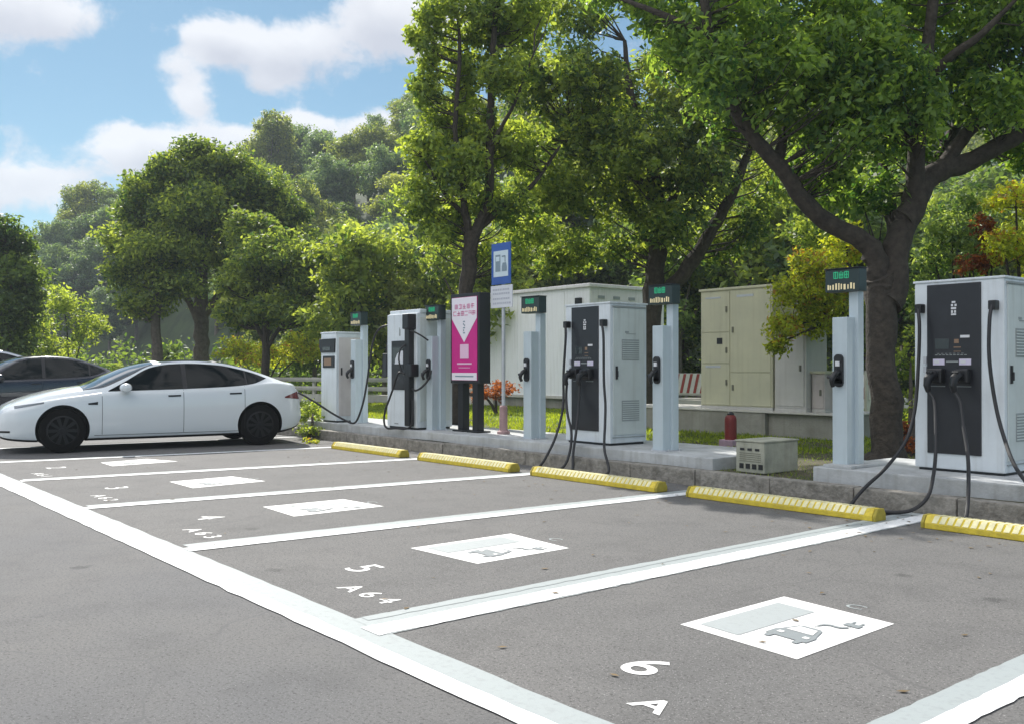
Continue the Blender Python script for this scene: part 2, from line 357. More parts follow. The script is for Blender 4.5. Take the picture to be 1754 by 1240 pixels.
def text_mesh(txt, size, name, m, loc, rot, sx=1.0, extrude=0.0, parent=None, bold=0.0):
    cu = bpy.data.curves.new(name, 'FONT'); cu.body = txt; cu.size = size; cu.align_x = 'CENTER'; cu.align_y = 'CENTER'; cu.extrude = extrude; cu.offset = bold
    t = bpy.data.objects.new(name, cu); me = bpy.data.meshes.new_from_object(t); bpy.data.objects.remove(t); bpy.data.curves.remove(cu)
    me.materials.clear(); me.materials.append(m)
    o = bpy.data.objects.new(name, me); col.objects.link(o); o.location = loc; o.rotation_euler = rot; o.scale = (sx, 1, 1)
    if parent: o.parent = parent
    return o

exec_parts = []
# ================================================================ SETTING
g = MB(); g.quad((-900, -500, 0), (600, -500, 0), (600, 900, 0), (-900, 900, 0)); tag(g.build('ground', M['asphalt']), kind='structure')
KY = 8.32
b = MB(); b.quad((-60, 2.45, .002), (8, 2.28, .002), (8, KY + .1, .002), (-60, KY + .1, .002)); tag(b.build('parking_bays', M['bay']), kind='structure')
# kerb: stone pieces about a metre long with small joints
kb = MB(); rnd = random.Random(4); x = -60.0
while x < 8:
    w = .98 + rnd.uniform(-.02, .02); dz = rnd.uniform(-.006, .006); dy = rnd.uniform(-.006, .006)
    kb.box(x, x + w - .012, KY + dy, KY + .16, -.05, .172 + dz); x += w
tag(kb.build('kerb', M['kerb'], bevel=.012), kind='structure')
# planted verge behind the kerb, gently uneven
def sheet(x0, x1, y0, y1, nx, ny, zf, name, m):
    vs = [(x0 + (x1 - x0) * i / nx, y0 + (y1 - y0) * j / ny) for j in range(ny + 1) for i in range(nx + 1)]
    fs = [(j * (nx + 1) + i, j * (nx + 1) + i + 1, (j + 1) * (nx + 1) + i + 1, (j + 1) * (nx + 1) + i) for j in range(ny) for i in range(nx)]
    o = MB().add([(a, c, zf(a, c)) for a, c in vs], fs).build(name, m, smooth=True); return tag(o, kind='structure')
sheet(-70, 30, KY + .158, 13.2, 200, 12, lambda x, y: .158 + .02 * math.sin(x * 1.3 + y) * math.sin(y * 2.1), 'planting_soil', M['soil'])
sheet(-70, 30, 13.2, 29, 100, 16, lambda x, y: .158 + .02 * math.sin(x * 1.3 + y) * math.sin(y * 2.1) * (1 if y > 13.3 else 1), 'grass_verge', M['grass_ground'])

# wooded hill: rises beyond the road (v = distance along the view, w = sideways)
RIDGE = [(-120, 6), (-75, 9), (-66, 6), (-60, 9), (-56, 14), (-52, 18), (-47, 17.5), (-42, 18), (-33, 22.5), (-23, 22.5), (-17, 25), (-13, 27), (0, 30), (40, 32), (120, 30)]
def hill_h(v, w):
    k = min(max((-w / v - .24) / .14, 0), 1); v0 = 48 + 38 * k
    t = min(max((v - v0) / (120 - v0), 0), 1); t = t * t * (3 - 2 * t)
    far = max(0, v - 125) * .02
    return -.6 + t * interp(w * 120 / v, RIDGE) + far + .6 * math.sin(v * .13) * math.sin(w * .17) * t
def vw(v, w): return (_F[0] * v + _R[0] * w, _F[1] * v + _R[1] * w)
nv, nw = 60, 80; vs = []; fs = []
for j in range(nv + 1):
    for i in range(nw + 1):
        v = 46 + 170.0 * j / nv; w = -150 + 330.0 * i / nw; p = vw(v, w); vs.append((p[0], p[1], hill_h(v, w)))
for j in range(nv):
    for i in range(nw):
        a = j * (nw + 1) + i; fs.append((a, a + 1, a + nw + 2, a + nw + 1))
tag(MB().add(vs, fs).build('hill', M['hill'], smooth=True), kind='structure')
# far hazy ridge seen at the left edge
vs = []; fs = []
for i in range(41):
    w = -420 + 300 * i / 40.0; 
    for j, (vv, hh) in enumerate(((560, -1), (640, 52 + 9 * math.sin(i * .7) + 5 * math.sin(i * 1.9)), (760, 70 + 10 * math.sin(i * .5)))):
        p = vw(vv, w); vs.append((p[0], p[1], hh + (CAMH if j else 0)))
for i in range(40):
    for j in range(2): a = i * 3 + j; fs.append((a, a + 3, a + 4, a + 1))
tag(MB().add(vs, fs).build('far_hills', M['hill'], smooth=True), kind='structure')

# ---------------------------------------------------------------- painted markings (each 4 mm above the sheet below)
def strip(a0, a1, b0, b1, z, m, name):     # a0-a1 one edge, b0-b1 the other edge
    n = 400 if 'front' in name else 90; s = MB(); rr = random.Random(len(name) + int(abs(a0[0]) * 10))
    A = [Vector((*a0, z)).lerp(Vector((*a1, z)), i / n) for i in range(n + 1)]; B = [Vector((*b0, z)).lerp(Vector((*b1, z)), i / n) for i in range(n + 1)]
    for q in A + B: q.x += rr.gauss(0, .0035); q.y += rr.gauss(0, .0035)
    s.add([tuple(q) for q in A + B], [(i, i + 1, n + 2 + i, n + 1 + i) for i in range(n)])
    return tag(s.build(name, m), kind='structure')
strip((-60, 2.40), (8, 2.235), (-60, 2.66), (8, 2.49), .0045, M['worn'], 'front_line')
strip((-60, 2.385), (8, 2.215), (-60, 2.50), (8, 2.325), .0065, M['white'], 'front_line_repaint')
seps = [((-1.80, 2.45), (-1.86, 8.3), .24), ((-4.24, 2.50), (-4.34, 8.3), .36), ((-6.93, 2.57), (-6.67, 8.3), .30), ((-9.55, 2.58), (-9.05, 8.3), .26),
        ((-12.3, 2.60), (-11.55, 8.3), .24), ((-14.9, 2.61), (-14.15, 8.3), .22), ((-17.5, 2.61), (-16.8, 8.3), .2), ((-20.1, 2.61), (-19.3, 8.3), .2), ((-22.7, 2.6), (-21.9, 8.3), .2), ((-25.3, 2.6), (-24.5, 8.3), .2), ((-27.9, 2.6), (-27.1, 8.3), .2)]
for i, (a, c, w) in enumerate(seps):
    h = w / 2
    strip((a[0] - h, a[1]), (c[0] - h, c[1]), (a[0] + h, a[1]), (c[0] + h, c[1]), .0055, M['worn'], 'bay_line')
    k = h * .25
    if i == 0: strip((a[0] + .01, a[1] - .05), (c[0] + .01, c[1]), (a[0] + h, a[1] - .05), (c[0] + h, c[1]), .0075, M['white'], 'bay_line_repaint')
    else: strip((a[0] - h * .1 + k * .3, a[1] - .05), (c[0] - h * .1, c[1]), (a[0] + h * .98, a[1] - .05), (c[0] + h * .9, c[1]), .0075, M['white'], 'bay_line_repaint')
    if i == 0: continue
    if w > .3: strip((a[0] - h * 1.0, a[1] + .05), (c[0] - h, c[1]), (a[0] - h * .55, a[1] + .05), (c[0] - h * .6, c[1]), .0075, M['worn'], 'bay_line_repaint')
# nearest line: pale inner half, bright outer half
# stencils: white rectangle with car-and-plug pictogram, bay number, letters below
sq = [((-3.277, 3.761), (-3.301, 4.686), (-2.592, 4.626), (-2.553, 3.72), '6', (-2.91, 3.10), 'A65', (-2.30, 2.78)),
      ((-5.903, 3.819), (-5.92, 4.775), (-5.173, 4.721), (-5.146, 3.864), '5', (-5.50, 3.19), 'A64', (-4.86, 2.85)),
      ((-8.542, 3.867), (-8.53, 4.72), (-7.85, 4.78), (-7.811, 3.83), '4', (-8.22, 3.21), 'A63', (-7.48, 2.87)),
      ((-11.10, 3.877), (-11.17, 4.66), (-10.454, 4.768), (-10.349, 3.869), '3', (-10.90, 3.22), 'A62', (-10.14, 2.88)),
      ((-13.96, 3.918), (-14.1, 4.60), (-13.449, 4.82), (-13.35, 3.90), '2', (-13.6, 3.25), 'A61', (-12.8, 2.9))]
car_pic = [(0, .0), (.03, .13), (.10, .17), (.18, .30), (.40, .30), (.50, .17), (.60, .13), (.62, .0), (.52, 0), (.50, .045), (.44, .06), (.38, .045), (.36, 0), (.25, 0), (.23, .045), (.17, .06), (.11, .045), (.09, 0)]
for a, b_, c, d, num, np_, let, lp in sq:
    def L2(s, t, z): # bilinear in the rectangle: s along Y (0 near), t along +X
        p = Vector((*a, z)).lerp(Vector((*b_, z)), s); q = Vector((*d, z)).lerp(Vector((*c, z)), s); return tuple(p.lerp(q, t))
    tag(MB().quad(L2(0, 0, .0045), L2(1, 0, .0045), L2(1, 1, .0045), L2(0, 1, .0045)).build('stencil_panel', M['stencil']), kind='structure')
    s = MB(); s.quad(L2(.09, .09, .0065), L2(.84, .09, .0065), L2(.84, .44, .0065), L2(.09, .44, .0065)); tag(s.build('stencil_pale_field', M['pale']), kind='structure')
    car_o = [(-.17, .02), (-.17, .12), (-.15, .15), (-.10, .27), (-.07, .29), (.07, .29), (.10, .27), (.15, .15), (.17, .12), (.17, .02), (.14, .02), (.14, -.03), (.09, -.03), (.09, .02), (-.09, .02), (-.09, -.03), (-.14, -.03), (-.14, .02)]
    s = MB(); s.add([L2(.24 + pz, .68 + px, .0085) for px, pz in car_o], [tuple(range(len(car_o)))]); tag(s.build('stencil_car', M['grey']), kind='structure')
    s = MB(); s.quad(L2(.40, .57, .0105), L2(.40, .79, .0105), L2(.495, .755, .0105), L2(.495, .605, .0105))
    for t_ in (.56, .77): s.quad(L2(.315, t_, .0105), L2(.315, t_ + .045, .0105), L2(.35, t_ + .045, .0105), L2(.35, t_, .0105))
    tag(s.build('stencil_car_window', M['stencil']), kind='structure')
    s = MB(); arc = [(.53 + .13 * math.sin(q), .68 + .17 * (1 - math.cos(q)) * .5) for q in [k * math.pi / 14 for k in range(11)]]
    arc = [(.55, .68), (.60, .675), (.64, .69), (.665, .73), (.66, .78), (.67, .82), (.70, .845), (.735, .84)]
    for (a_, b2_), (c_, d_) in zip(arc[:-1], arc[1:]):
        s.quad(L2(a_ - .014, b2_, .0085), L2(c_ - .014, d_, .0085), L2(c_ + .014, d_ - .012, .0085), L2(a_ + .014, b2_ - .012, .0085))
    s.quad(L2(.73, .77, .0085), L2(.73, .90, .0085), L2(.79, .90, .0085), L2(.79, .77, .0085))
    for t_ in (.79, .86): s.quad(L2(.792, t_, .0085), L2(.792, t_ + .02, .0085), L2(.84, t_ + .02, .0085), L2(.84, t_, .0085))
    tag(s.build('stencil_plug', M['grey']), kind='structure')
    for nm, tx, pos, size, sx, bold in (('bay_number', num, np_, .34, 1.15, .004), ('bay_letters', let, lp, .20, 1.25, .004), ('bay_mark', 'C', (b_[0] * .45 + c[0] * .55, b_[1] + .10), .13, 1.3, .0)):
        if nm == 'bay_letters':
            o = text_mesh('   '.join(tx) if False else ('   ' if num == '6' else ' ').join(tx), size * .95, nm, M['stencil'], (pos[0] + (.06 if num == '6' else 0), pos[1], .0045), (0, 0, .02), sx, bold=bold * (1 if num == '6' else .4))
        else: o = text_mesh(tx, size, nm, M['stencil'] if nm != 'bay_mark' else M['worn'], (pos[0], pos[1], .0045), (0, 0, .02), sx, bold=bold * (1 if num == '6' else .4))
        tag(o, kind='structure')

# ================================================================ WHEEL STOPS
def make_stop():
    r = empty('wheel_stop', (0, 0, 0)); Ls = 2.02
    prof = [(-.085, 0), (.085, 0), (.085, .05), (.055, .105), (-.045, .105), (-.085, .045)]
    b = MB(); b.prismx(prof, -Ls / 2, Ls / 2); b.build('body', M['yellow'], r, bevel=.006)
    # raised pale ribs slanting over the top and the front chamfer
    s = MB(); n = 30
    for i in range(n):
        x0 = -Ls / 2 + .06 + i * (Ls - .12) / n; w = .044; sl = .020
        pts = [(x0, -.0815, .052), (x0 + w, -.0815, .052), (x0 + w + sl * .6, -.047, .1085), (x0 + sl * .6, -.047, .1085)]
        top = [(x0 + sl * .6, -.047, .1085), (x0 + w + sl * .6, -.047, .1085), (x0 + w + sl * 1.6, .05, .1085), (x0 + sl * 1.6, .05, .1085)]
        s.add([(a, c - .002, e) for a, c, e in pts] + [(a, c + .003, e - .006) for a, c, e in pts], [(0, 1, 2, 3), (7, 6, 5, 4), (0, 4, 5, 1), (1, 5, 6, 2), (2, 6, 7, 3), (3, 7, 4, 0)])
        s.add([(a, c, e) for a, c, e in top] + [(a, c, e - .006) for a, c, e in top], [(0, 1, 2, 3), (7, 6, 5, 4), (0, 4, 5, 1), (1, 5, 6, 2), (2, 6, 7, 3), (3, 7, 4, 0)])
    s.build('reflective_ribs', M['cream_refl'], r)
    for sx in (-1, 1):
        e = MB(); x = sx * (Ls / 2 + .004)
        e.prismx([(y * 1.02, z * 1.02) for y, z in prof], min(x, x + sx * .03), max(x, x + sx * .03)); e.build('end_cap', M['stop_olive'], r, bevel=.008)
    for k in (-.75, -.25, .25, .75):
        MB().lathe([(.012, .0), (.012, .004)], (k * Ls / 2, .0, .105), 10).build('bolt', M['dark'], r)
    return r
stop0 = make_stop()
stop_labels = ['nearest yellow wheel stop, cut by the right edge, with clear diagonal stripes', 'yellow wheel stop before the big tree, with a cable end at its right',
               'yellow wheel stop in front of the near dark-fronted charger with four hanging cables', 'yellow wheel stop in front of the blue parking sign and pink poster board', 'farthest yellow wheel stop, just behind the tail of the white car']
for i, cx in enumerate((-2.97, -5.44, -7.93, -10.42, -12.98)):
    o = stop0 if i == 0 else copy_tree(stop0)
    o.location = (cx, 7.62 if i else 7.66, .004); o.rotation_euler = (0, 0, (.0, .01, -.004, .008, .0)[i]); tag(o, stop_labels[i], 'wheel stop', 'yellow wheel stops along the kerb')

# ================================================================ PLINTHS
o = MB().box(-17.1, -6.96, KY + .22, 10.0, .12, .30).build('concrete_plinth', M['plinth'], bevel=.012); tag(o, 'long low pale concrete plinth carrying the far chargers and posts', 'plinth')
o = MB().box(-5.72, 3.0, KY + .30, 10.2, .12, .305).build('concrete_plinth', M['plinth'], bevel=.012); tag(o, 'pale concrete plinth under the big charger at the right edge', 'plinth')
MB().box(-5.62, -5.30, KY + .33, 9.35, .305, .335).build('pad', M['plinth'], o, bevel=.006)

# ================================================================ CONNECTOR POSTS WITH DISPLAYS
def make_post():
    r = empty('connector_post', (0, 0, 0)); Z = .30
    MB().box(-.125, .045, -.12, .13, Z, 1.835).build('housing', M['post'], r, bevel=.008)
    MB().box(-.02, .085, .02, .125, Z, 2.10).build('pole', M['post'], r, bevel=.006)
    MB().box(-.135, .10, -.13, .15, Z, Z + .012).build('base_plate', M['steel'], r)
    for x in (-.15, .115):
        for y in (-.09, .11): MB().lathe([(.012, Z), (.012, Z + .03)], (x, y, 0), 8).build('anchor_bolt', M['steel'], r)
    MB().box(-.128, -.1, -.121, -.119, Z + .3, Z + .301).v
    h = MB(); h.lathe([(.047, -.155), (.047, -.12)], (-.04, 0, 1.41), 20, 'y'); h.box(-.087, .007, -.15, -.12, 1.16, 1.42); h.lathe([(.047, -.15), (.047, -.12)], (-.04, 0, 1.17), 20, 'y')
    ho = h.build('holster', M['black'], r, smooth=True)
    MB().box(-.062, -.018, -.168, -.150, 1.335, 1.385).build('status_lamp', M['logo'], ho)
    c = MB(); c.tube(spline([(-.04, -.15, 1.28), (-.045, -.21, 1.25), (-.06, -.235, 1.19), (-.06, -.21, 1.13)]), [.03] * 9 + [.026] * 8 + [.022] * 8, 12); c.tube([(-.12, -.21, 1.225), (-.05, -.21, 1.225)], .018, 8)
    c.build('connector', M['black'], r, smooth=True)
    d = MB(); d.box(-.245, .145, -.06, .085, 2.10, 2.335); bd = d.build('display', M['board'], r, bevel=.008)
    MB().box(-.25, .15, -.075, .09, 2.336, 2.345).build('hood', M['dark'], bd)
    gr = MB(); wr = MB(); rr = random.Random(8)
    # rows of light cells: green lines of small characters above, amber digits below
    for k in range(3):
        x0 = -.145 + k * .062
        for (a, b2, c2, d2) in ((0, .05, .085, .092), (0, .05, .055, .062), (0, .05, .022, .029), (.020, .028, .02, .095), (0, .008, .03, .085), (.042, .05, .03, .085)):
            if rr.random() < .88: gr.box(x0 + a, x0 + b2, -.0635, -.0605, 2.215 + c2, 2.215 + d2)
    segs = {'0': (0, 1, 2, 4, 5, 6), '1': (2, 5), '8': (0, 1, 2, 3, 4, 5, 6), '5': (0, 1, 3, 5, 6), '2': (0, 2, 3, 4, 6)}
    for k, ch in enumerate('0'): pass
    x0 = -.215
    while x0 < .10:
        w = rr.uniform(.010, .024); wr.box(x0, x0 + w, -.0635, -.0605, 2.118 + rr.uniform(0, .008), 2.118 + rr.uniform(.05, .072)); x0 += w + rr.uniform(.008, .024)
    gr.build('green_readout', M['led_g'], bd); wr.build('amber_readout', M['led_w'], bd)
    return r
post0 = make_post()
post_labels = ['blue grey connector post in front of the big tree trunk, with green display on top', 'blue grey connector post between the dark-fronted charger and the cream cabinet', 'blue grey connector post in front of the white container, right of the blue sign',
               'blue grey connector post left of the pink poster board, hiding a charger side', 'farthest grey connector post, beside the small white charger plugged into the car']
for i in range(5):
    o = post0 if i == 0 else copy_tree(post0)
    o.location = (-5.47 - 2.5 * i, 8.90, 0); o.rotation_euler = (0, 0, (.0, .0, .02, -.02, .0)[i]); tag(o, post_labels[i], 'charging post', 'connector posts with green displays')

# ================================================================ BIG CHARGERS
def make_charger():
    W, D, Z0, Z1 = .88, .68, .30, 2.16
    r = empty('fast_charger', (0, 0, 0))
    b = MB(); b.box(0, W, 0, D, Z0 + .03, Z1); b.build('cabinet', M['cab'], r, bevel=.014)
    MB().box(.03, W - .03, .03, D - .03, Z0, Z0 + .03).build('foot', M['dark'], r)
    rf = MB(); rf.box(-.012, W + .012, -.012, D + .02, Z1 - .002, Z1 + .022); rf.build('roof_cap', M['cab'], r, bevel=.008)
    MB().box(.135, .665, -.014, .012, .48, 2.135).build('front_panel', M['panel'], r, bevel=.006)
    pn = r
    # pieces on the front panel
    e = MB()
    for (x, z, w, h) in ((.405, 1.955, .035, .018), (.39, 1.925, .02, .022), (.425, 1.925, .02, .022), (.405, 1.895, .05, .020), (.39, 1.862, .018, .026), (.42, 1.862, .018, .026), (.405, 1.836, .05, .016)):
        e.box(x - w / 2, x + w / 2, -.017, -.0145, z - h / 2, z + h / 2)
    e.build('emblem', M['logo'], pn)
    MB().box(.22, .36, -.018, -.0145, 1.50, 1.60).build('screen', M['screen'], pn, bevel=.003)
    s = MB(); s.box(.47, .56, -.0175, -.0145, 1.607, 1.632); s.build('sticker', M['logo'], pn)
    s = MB(); s.box(.41, .455, -.0175, -.0145, 1.555, 1.595); s.box(.405, .475, -.0175, -.0145, 1.512, 1.522); s.box(.405, .475, -.0175, -.0145, 1.474, 1.480); s.build('card_reader', M['amber'], pn)
    s = MB()
    for k in range(9): s.box(.22 + k * .036, .245 + k * .036, -.0170, -.0145, 1.440, 1.446)
    for k in range(7): s.box(.24 + k * .04, .262 + k * .04, -.0170, -.0145, 1.455, 1.459)
    s.build('notice_lines', M['vent'], pn)
    for x in (.20, .46):
        lb = MB().box(x, x + .115, -.020, -.0145, 1.345, 1.405).build('lavender_label', M['label'], pn)
        MB().box(x + .012, x + .065, -.022, -.0205, 1.362, 1.39).build('print', M['logo'], lb)
    MB().box(.33, .45, -.018, -.0145, 1.372, 1.384).build('light_bar', M['vent'], pn)
    for x in (.20, .455):
        h = MB(); h.box(x - .03, x + .125, -.10, -.0145, 1.17, 1.31); ho = h.build('holster', M['black'], pn, bevel=.02)
        h = MB(); h.tube([(x + .05, -.09, 1.25), (x + .045, -.15, 1.24), (x + .04, -.2, 1.21), (x + .04, -.215, 1.15), (x + .04, -.19, 1.09)], [.038, .042, .040, .034, .024], 14)
        h.tube([(x + .01, -.16, 1.275), (x + .075, -.17, 1.275)], .014, 8); h.build('connector', M['black'], pn, smooth=True)
        MB().box(x - .025, x + .12, -.017, -.0145, 1.135, 1.142).build('holster_lip', M['vent'], pn)
    MB().lathe([(.018, -.118), (.018, -.10)], (.185, 0, 1.25), 14, 'y').build('connector_cap', M['logo'], pn)
    h = MB(); h.box(.105, .135, -.03, .0, 1.36, 1.43); h.box(.105, .135, -.03, .0, 1.27, 1.33); h.build('hinge', M['steel'], pn)
    for x in (.045, .765):
        h = MB(); h.box(x, x + .07, -.09, .0, 1.86, 1.95); h.build('cable_gland', M['black'], r, bevel=.012)
    # side door face (+x)
    d = MB().box(W + .001, W + .012, .05, D - .05, .44, Z1 - .06).build('side_door', M['cab2'], r, bevel=.004)
    for z in (.62, 1.42):
        v = MB(); v.box(W + .0125, W + .018, .20, .52, z, z + .27); vo = v.build('vent_panel', M['vent'], d)
        s = MB()
        for k in range(9): s.box(W + .0185, W + .026, .21, .51, z + .015 + k * .028, z + .027 + k * .028)
        s.build('louvres', M['cab2'], vo)
    s = MB(); s.box(W + .0125, W + .03, .085, .115, 1.17, 1.34); s.box(W + .03, W + .045, .09, .11, 1.20, 1.28); s.build('door_handle', M['dark'], d, bevel=.003)
    s = MB(); s.box(W + .0125, W + .015, .28, .46, 1.76, 1.77); s.box(W + .0125, W + .015, .26, .33, 1.775, 1.80); s.build('door_print', M['vent'], d)
    MB().box(W + .001, W + .02, .03, D - .03, Z1 - .05, Z1 - .03).build('rain_strip', M['vent'], r)
    MB().box(W + .001, W + .010, .04, D - .04, .40, .412).build('lower_seam', M['vent'], r)
    return r
ch5 = make_charger(); ch5.location = (-4.93, 9.20, 0); tag(ch5, 'big pale charger with dark front panel, nearest, cut by the right edge', 'charger', 'dark-fronted fast chargers')
ch4 = copy_tree(ch5); ch4.location = (-9.78, 8.86, 0); ch4.rotation_euler = (0, 0, -.015); tag(ch4, 'pale charger with dark front panel standing in front of the white container', 'charger', 'dark-fronted fast chargers')
def cable(parent, pts, r=.017, n=10, name='cable', m='rubber'):
    return MB().tube(spline(pts, n), r, 10).build(name, M[m], parent, smooth=True)
# cables in charger coordinates: from the side glands down to the ground and back up to the connectors
cable(ch5, [(.08, -.08, 1.90), (.12, -.13, 1.72), (.12, -.15, 1.38), (.12, -.22, .92), (.10, -.35, .62), (.05, -.62, .37), (.0, -.90, .20), (-.02, -1.06, .09), (.0, -1.18, .022), (.10, -1.24, .022)])
cable(ch5, [(.24, -.19, 1.09), (.32, -.23, 1.0), (.38, -.32, .82), (.47, -.50, .52), (.58, -.76, .33), (.64, -.98, .17), (.56, -1.09, .06), (.40, -1.16, .024), (.21, -1.22, .022), (.10, -1.24, .022)])
cable(ch5, [(.80, -.08, 1.90), (.81, -.15, 1.75), (.83, -.20, 1.40), (.90, -.24, 1.0), (1.02, -.34, .70), (1.25, -.62, .45), (1.6, -.95, .22), (1.8, -1.12, .024), (1.75, -1.25, .022), (1.45, -1.27, .022), (1.08, -1.22, .022)])
cable(ch5, [(.50, -.19, 1.09), (.58, -.24, .98), (.63, -.31, .83), (.77, -.50, .53), (.93, -.82, .30), (1.04, -1.08, .09), (1.08, -1.22, .022)])
cable(ch4, [(.08, -.08, 1.90), (.14, -.12, 1.75), (.14, -.16, 1.24), (.24, -.26, .79), (.33, -.46, .42), (.38, -.68, .15), (.42, -.82, .03), (.60, -.86, .022)])
cable(ch4, [(.24, -.19, 1.09), (.24, -.20, .92), (.36, -.28, .70), (.57, -.40, .48), (.76, -.60, .24), (.80, -.76, .06), (.60, -.86, .022)])
cable(ch4, [(.80, -.08, 1.90), (.88, -.12, 1.72), (.93, -.16, 1.17), (1.02, -.22, .85), (1.14, -.34, .62), (1.40, -.60, .33), (1.62, -.74, .08), (1.50, -.86, .022), (1.1, -.88, .022)])
cable(ch4, [(.50, -.19, 1.09), (.53, -.24, .80), (.63, -.37, .50), (.83, -.60, .24), (1.02, -.78, .05), (1.1, -.88, .022)])
# ================================================================ MID CHARGER (white front, tall screen, black cable arm)
def mid_charger():
    x0, x1, y0, y1, Z0, Z1 = 0, .92, 0, .72, .30, 2.27
    r = empty('charger_tower', (-14.12, 8.66, 0), label='tall white charger with black vertical cable arm, between the car and pink board', cat='charger')
    MB().box(x0, x1, y0, y1, Z0 + .03, Z1 - .05).build('cabinet', M['cab'], r, bevel=.02)
    MB().box(x0 + .03, x1 - .03, y0 + .03, y1 - .03, Z0, Z0 + .03).build('foot', M['dark'], r)
    MB().box(x0 - .01, x1 + .01, y0 + .06, y1 + .01, Z1 - .05, Z1 + .015).build('roof_cap', M['cab'], r, bevel=.012)
    f = MB().box(.16, .58, -.016, .01, .95, 1.77).build('front_panel', M['dark'], r, bevel=.01)
    MB().box(.20, .54, -.020, -.0165, 1.38, 1.66).build('screen', M['screen'], f, bevel=.01)
    s = MB(); s.prism([(.28, 1.38), (.54, 1.38), (.54, 1.60), (.44, 1.60), (.36, 1.55), (.30, 1.47)], -.024, -.0205); s.build('screen_picture', M['signp'], f)
    MB().box(.20, .54, -.022, -.0165, 1.30, 1.365).build('holder_bar', M['black'], f)
    s = MB(); s.box(.385, .40, -.004, .0, 1.85, 1.99); s.box(.41, .425, -.004, .0, 1.85, 1.96); s.build('emblem', M['vent'], r)
    MB().box(.24, .36, -.004, .001, .37, .39).build('kick_print', M['vent'], r)
    a = MB(); a.box(.70, .84, -.10, .02, .36, 2.15); ao = a.build('cable_arm', M['black'], r, bevel=.015)
    MB().box(.72, .90, -.16, .02, 1.95, 2.20).build('arm_head', M['black'], ao, bevel=.02)
    MB().box(.80, .96, -.14, .02, 1.17, 1.38).build('arm_holster', M['black'], ao, bevel=.02)
    s = MB(); s.box(x1 + .001, x1 + .010, .06, y1 - .06, .44, Z1 - .12); s.build('side_door', M['cab2'], r, bevel=.004)
    cable(r, [(.74, -.10, 1.70), (.68, -.16, 1.62), (.66, -.18, 1.45), (.70, -.15, 1.25)], .014)
    cable(r, [(.74, -.12, 1.22), (.66, -.18, 1.24), (.62, -.22, 1.12), (.56, -.22, 1.0), (.46, -.24, .80), (.36, -.26, .60), (.36, -.28, .42), (.44, -.27, .32), (.60, -.20, .322), (.76, -.10, .322), (.85, -.06, .38), (.88, -.05, .6), (.87, -.05, .8)], .017)
    cable(r, [(.90, -.10, 1.92), (1.0, -.10, 1.90), (1.08, -.02, 1.84), (1.14, .08, 1.76)], .014)
    cable(r, [(.86, -.05, .98), (.98, -.06, .95), (1.09, -.02, 1.0), (1.16, .06, 1.12), (1.19, .10, 1.28)], .017)
    cable(r, [(.06, .10, 2.0), (-.05, .08, 1.92), (-.10, .06, 1.72), (-.12, .05, 1.55)], .013)
    MB().box(-.16, -.02, .0, .16, 1.16, 1.56).build('side_holster', M['dark'], r, bevel=.01)
    return r
mid_charger()
# ================================================================ SMALL CHARGER plugged into the car
def small_charger():
    r = empty('small_charger', (-16.52, 8.66, 0), label='small white charger plugged into the rear of the white car', cat='charger')
    MB().box(0, .60, 0, .62, .33, 1.96).build('cabinet', M['cab'], r, bevel=.015)
    MB().box(.03, .57, .03, .59, .30, .33).build('foot', M['dark'], r)
    MB().box(-.01, .61, -.01, .63, 1.96, 1.99).build('roof_cap', M['cab'], r, bevel=.006)
    s = MB(); s.prism([(-.03, 1.86), (.58, 1.86), (.56, 1.60), (.03, 1.60), (-.02, 1.70)], -.03, .005); so_ = s.build('display_panel', M['black'], r, bevel=.006)
    s = MB().box(.12, .42, -.034, -.0305, 1.64, 1.71).build('screen', M['screen'], so_)
    f = MB().box(.10, .54, -.02, .005, 1.32, 1.54).build('reader_panel', M['dark'], r, bevel=.006)
    MB().box(.16, .44, -.024, -.0205, 1.36, 1.50).build('reader_window', M['amber'], f)
    MB().box(.601, .610, .05, .57, .42, 1.88).build('side_door', mat('door_warm', (.62, .58, .56), .5, var=.1, streak=.15), r, bevel=.004)
    MB().box(.611, .625, .09, .115, 1.18, 1.32).build('door_handle', M['dark'], r)
    h = MB(); h.box(.60, .70, .30, .42, 1.02, 1.26); h.build('holster', M['black'], r, bevel=.02)
    # cable from the car inlet, sagging to the plinth and up to the tall arm behind
    root = r.location
    car_end = Vector((-16.1, 7.62, .93))
    pts = [car_end - root, Vector((-16.0, 7.85, .90)) - root, Vector((-15.75, 8.1, .72)) - root, Vector((-15.5, 8.35, .50)) - root, Vector((-15.30, 8.52, .37)) - root, Vector((-15.12, 8.57, .33)) - root,
           Vector((-14.98, 8.58, .42)) - root, Vector((-14.83, 8.6, .70)) - root, Vector((-14.70, 8.6, 1.05)) - root, Vector((-14.60, 8.6, 1.42)) - root, Vector((-14.52, 8.62, 1.78)) - root, Vector((-14.36, 8.66, 2.0)) - root, Vector((-14.1, 8.72, 2.05)) - root]
    cable(r, [tuple(p) for p in pts], .018)
    return r
small_charger()

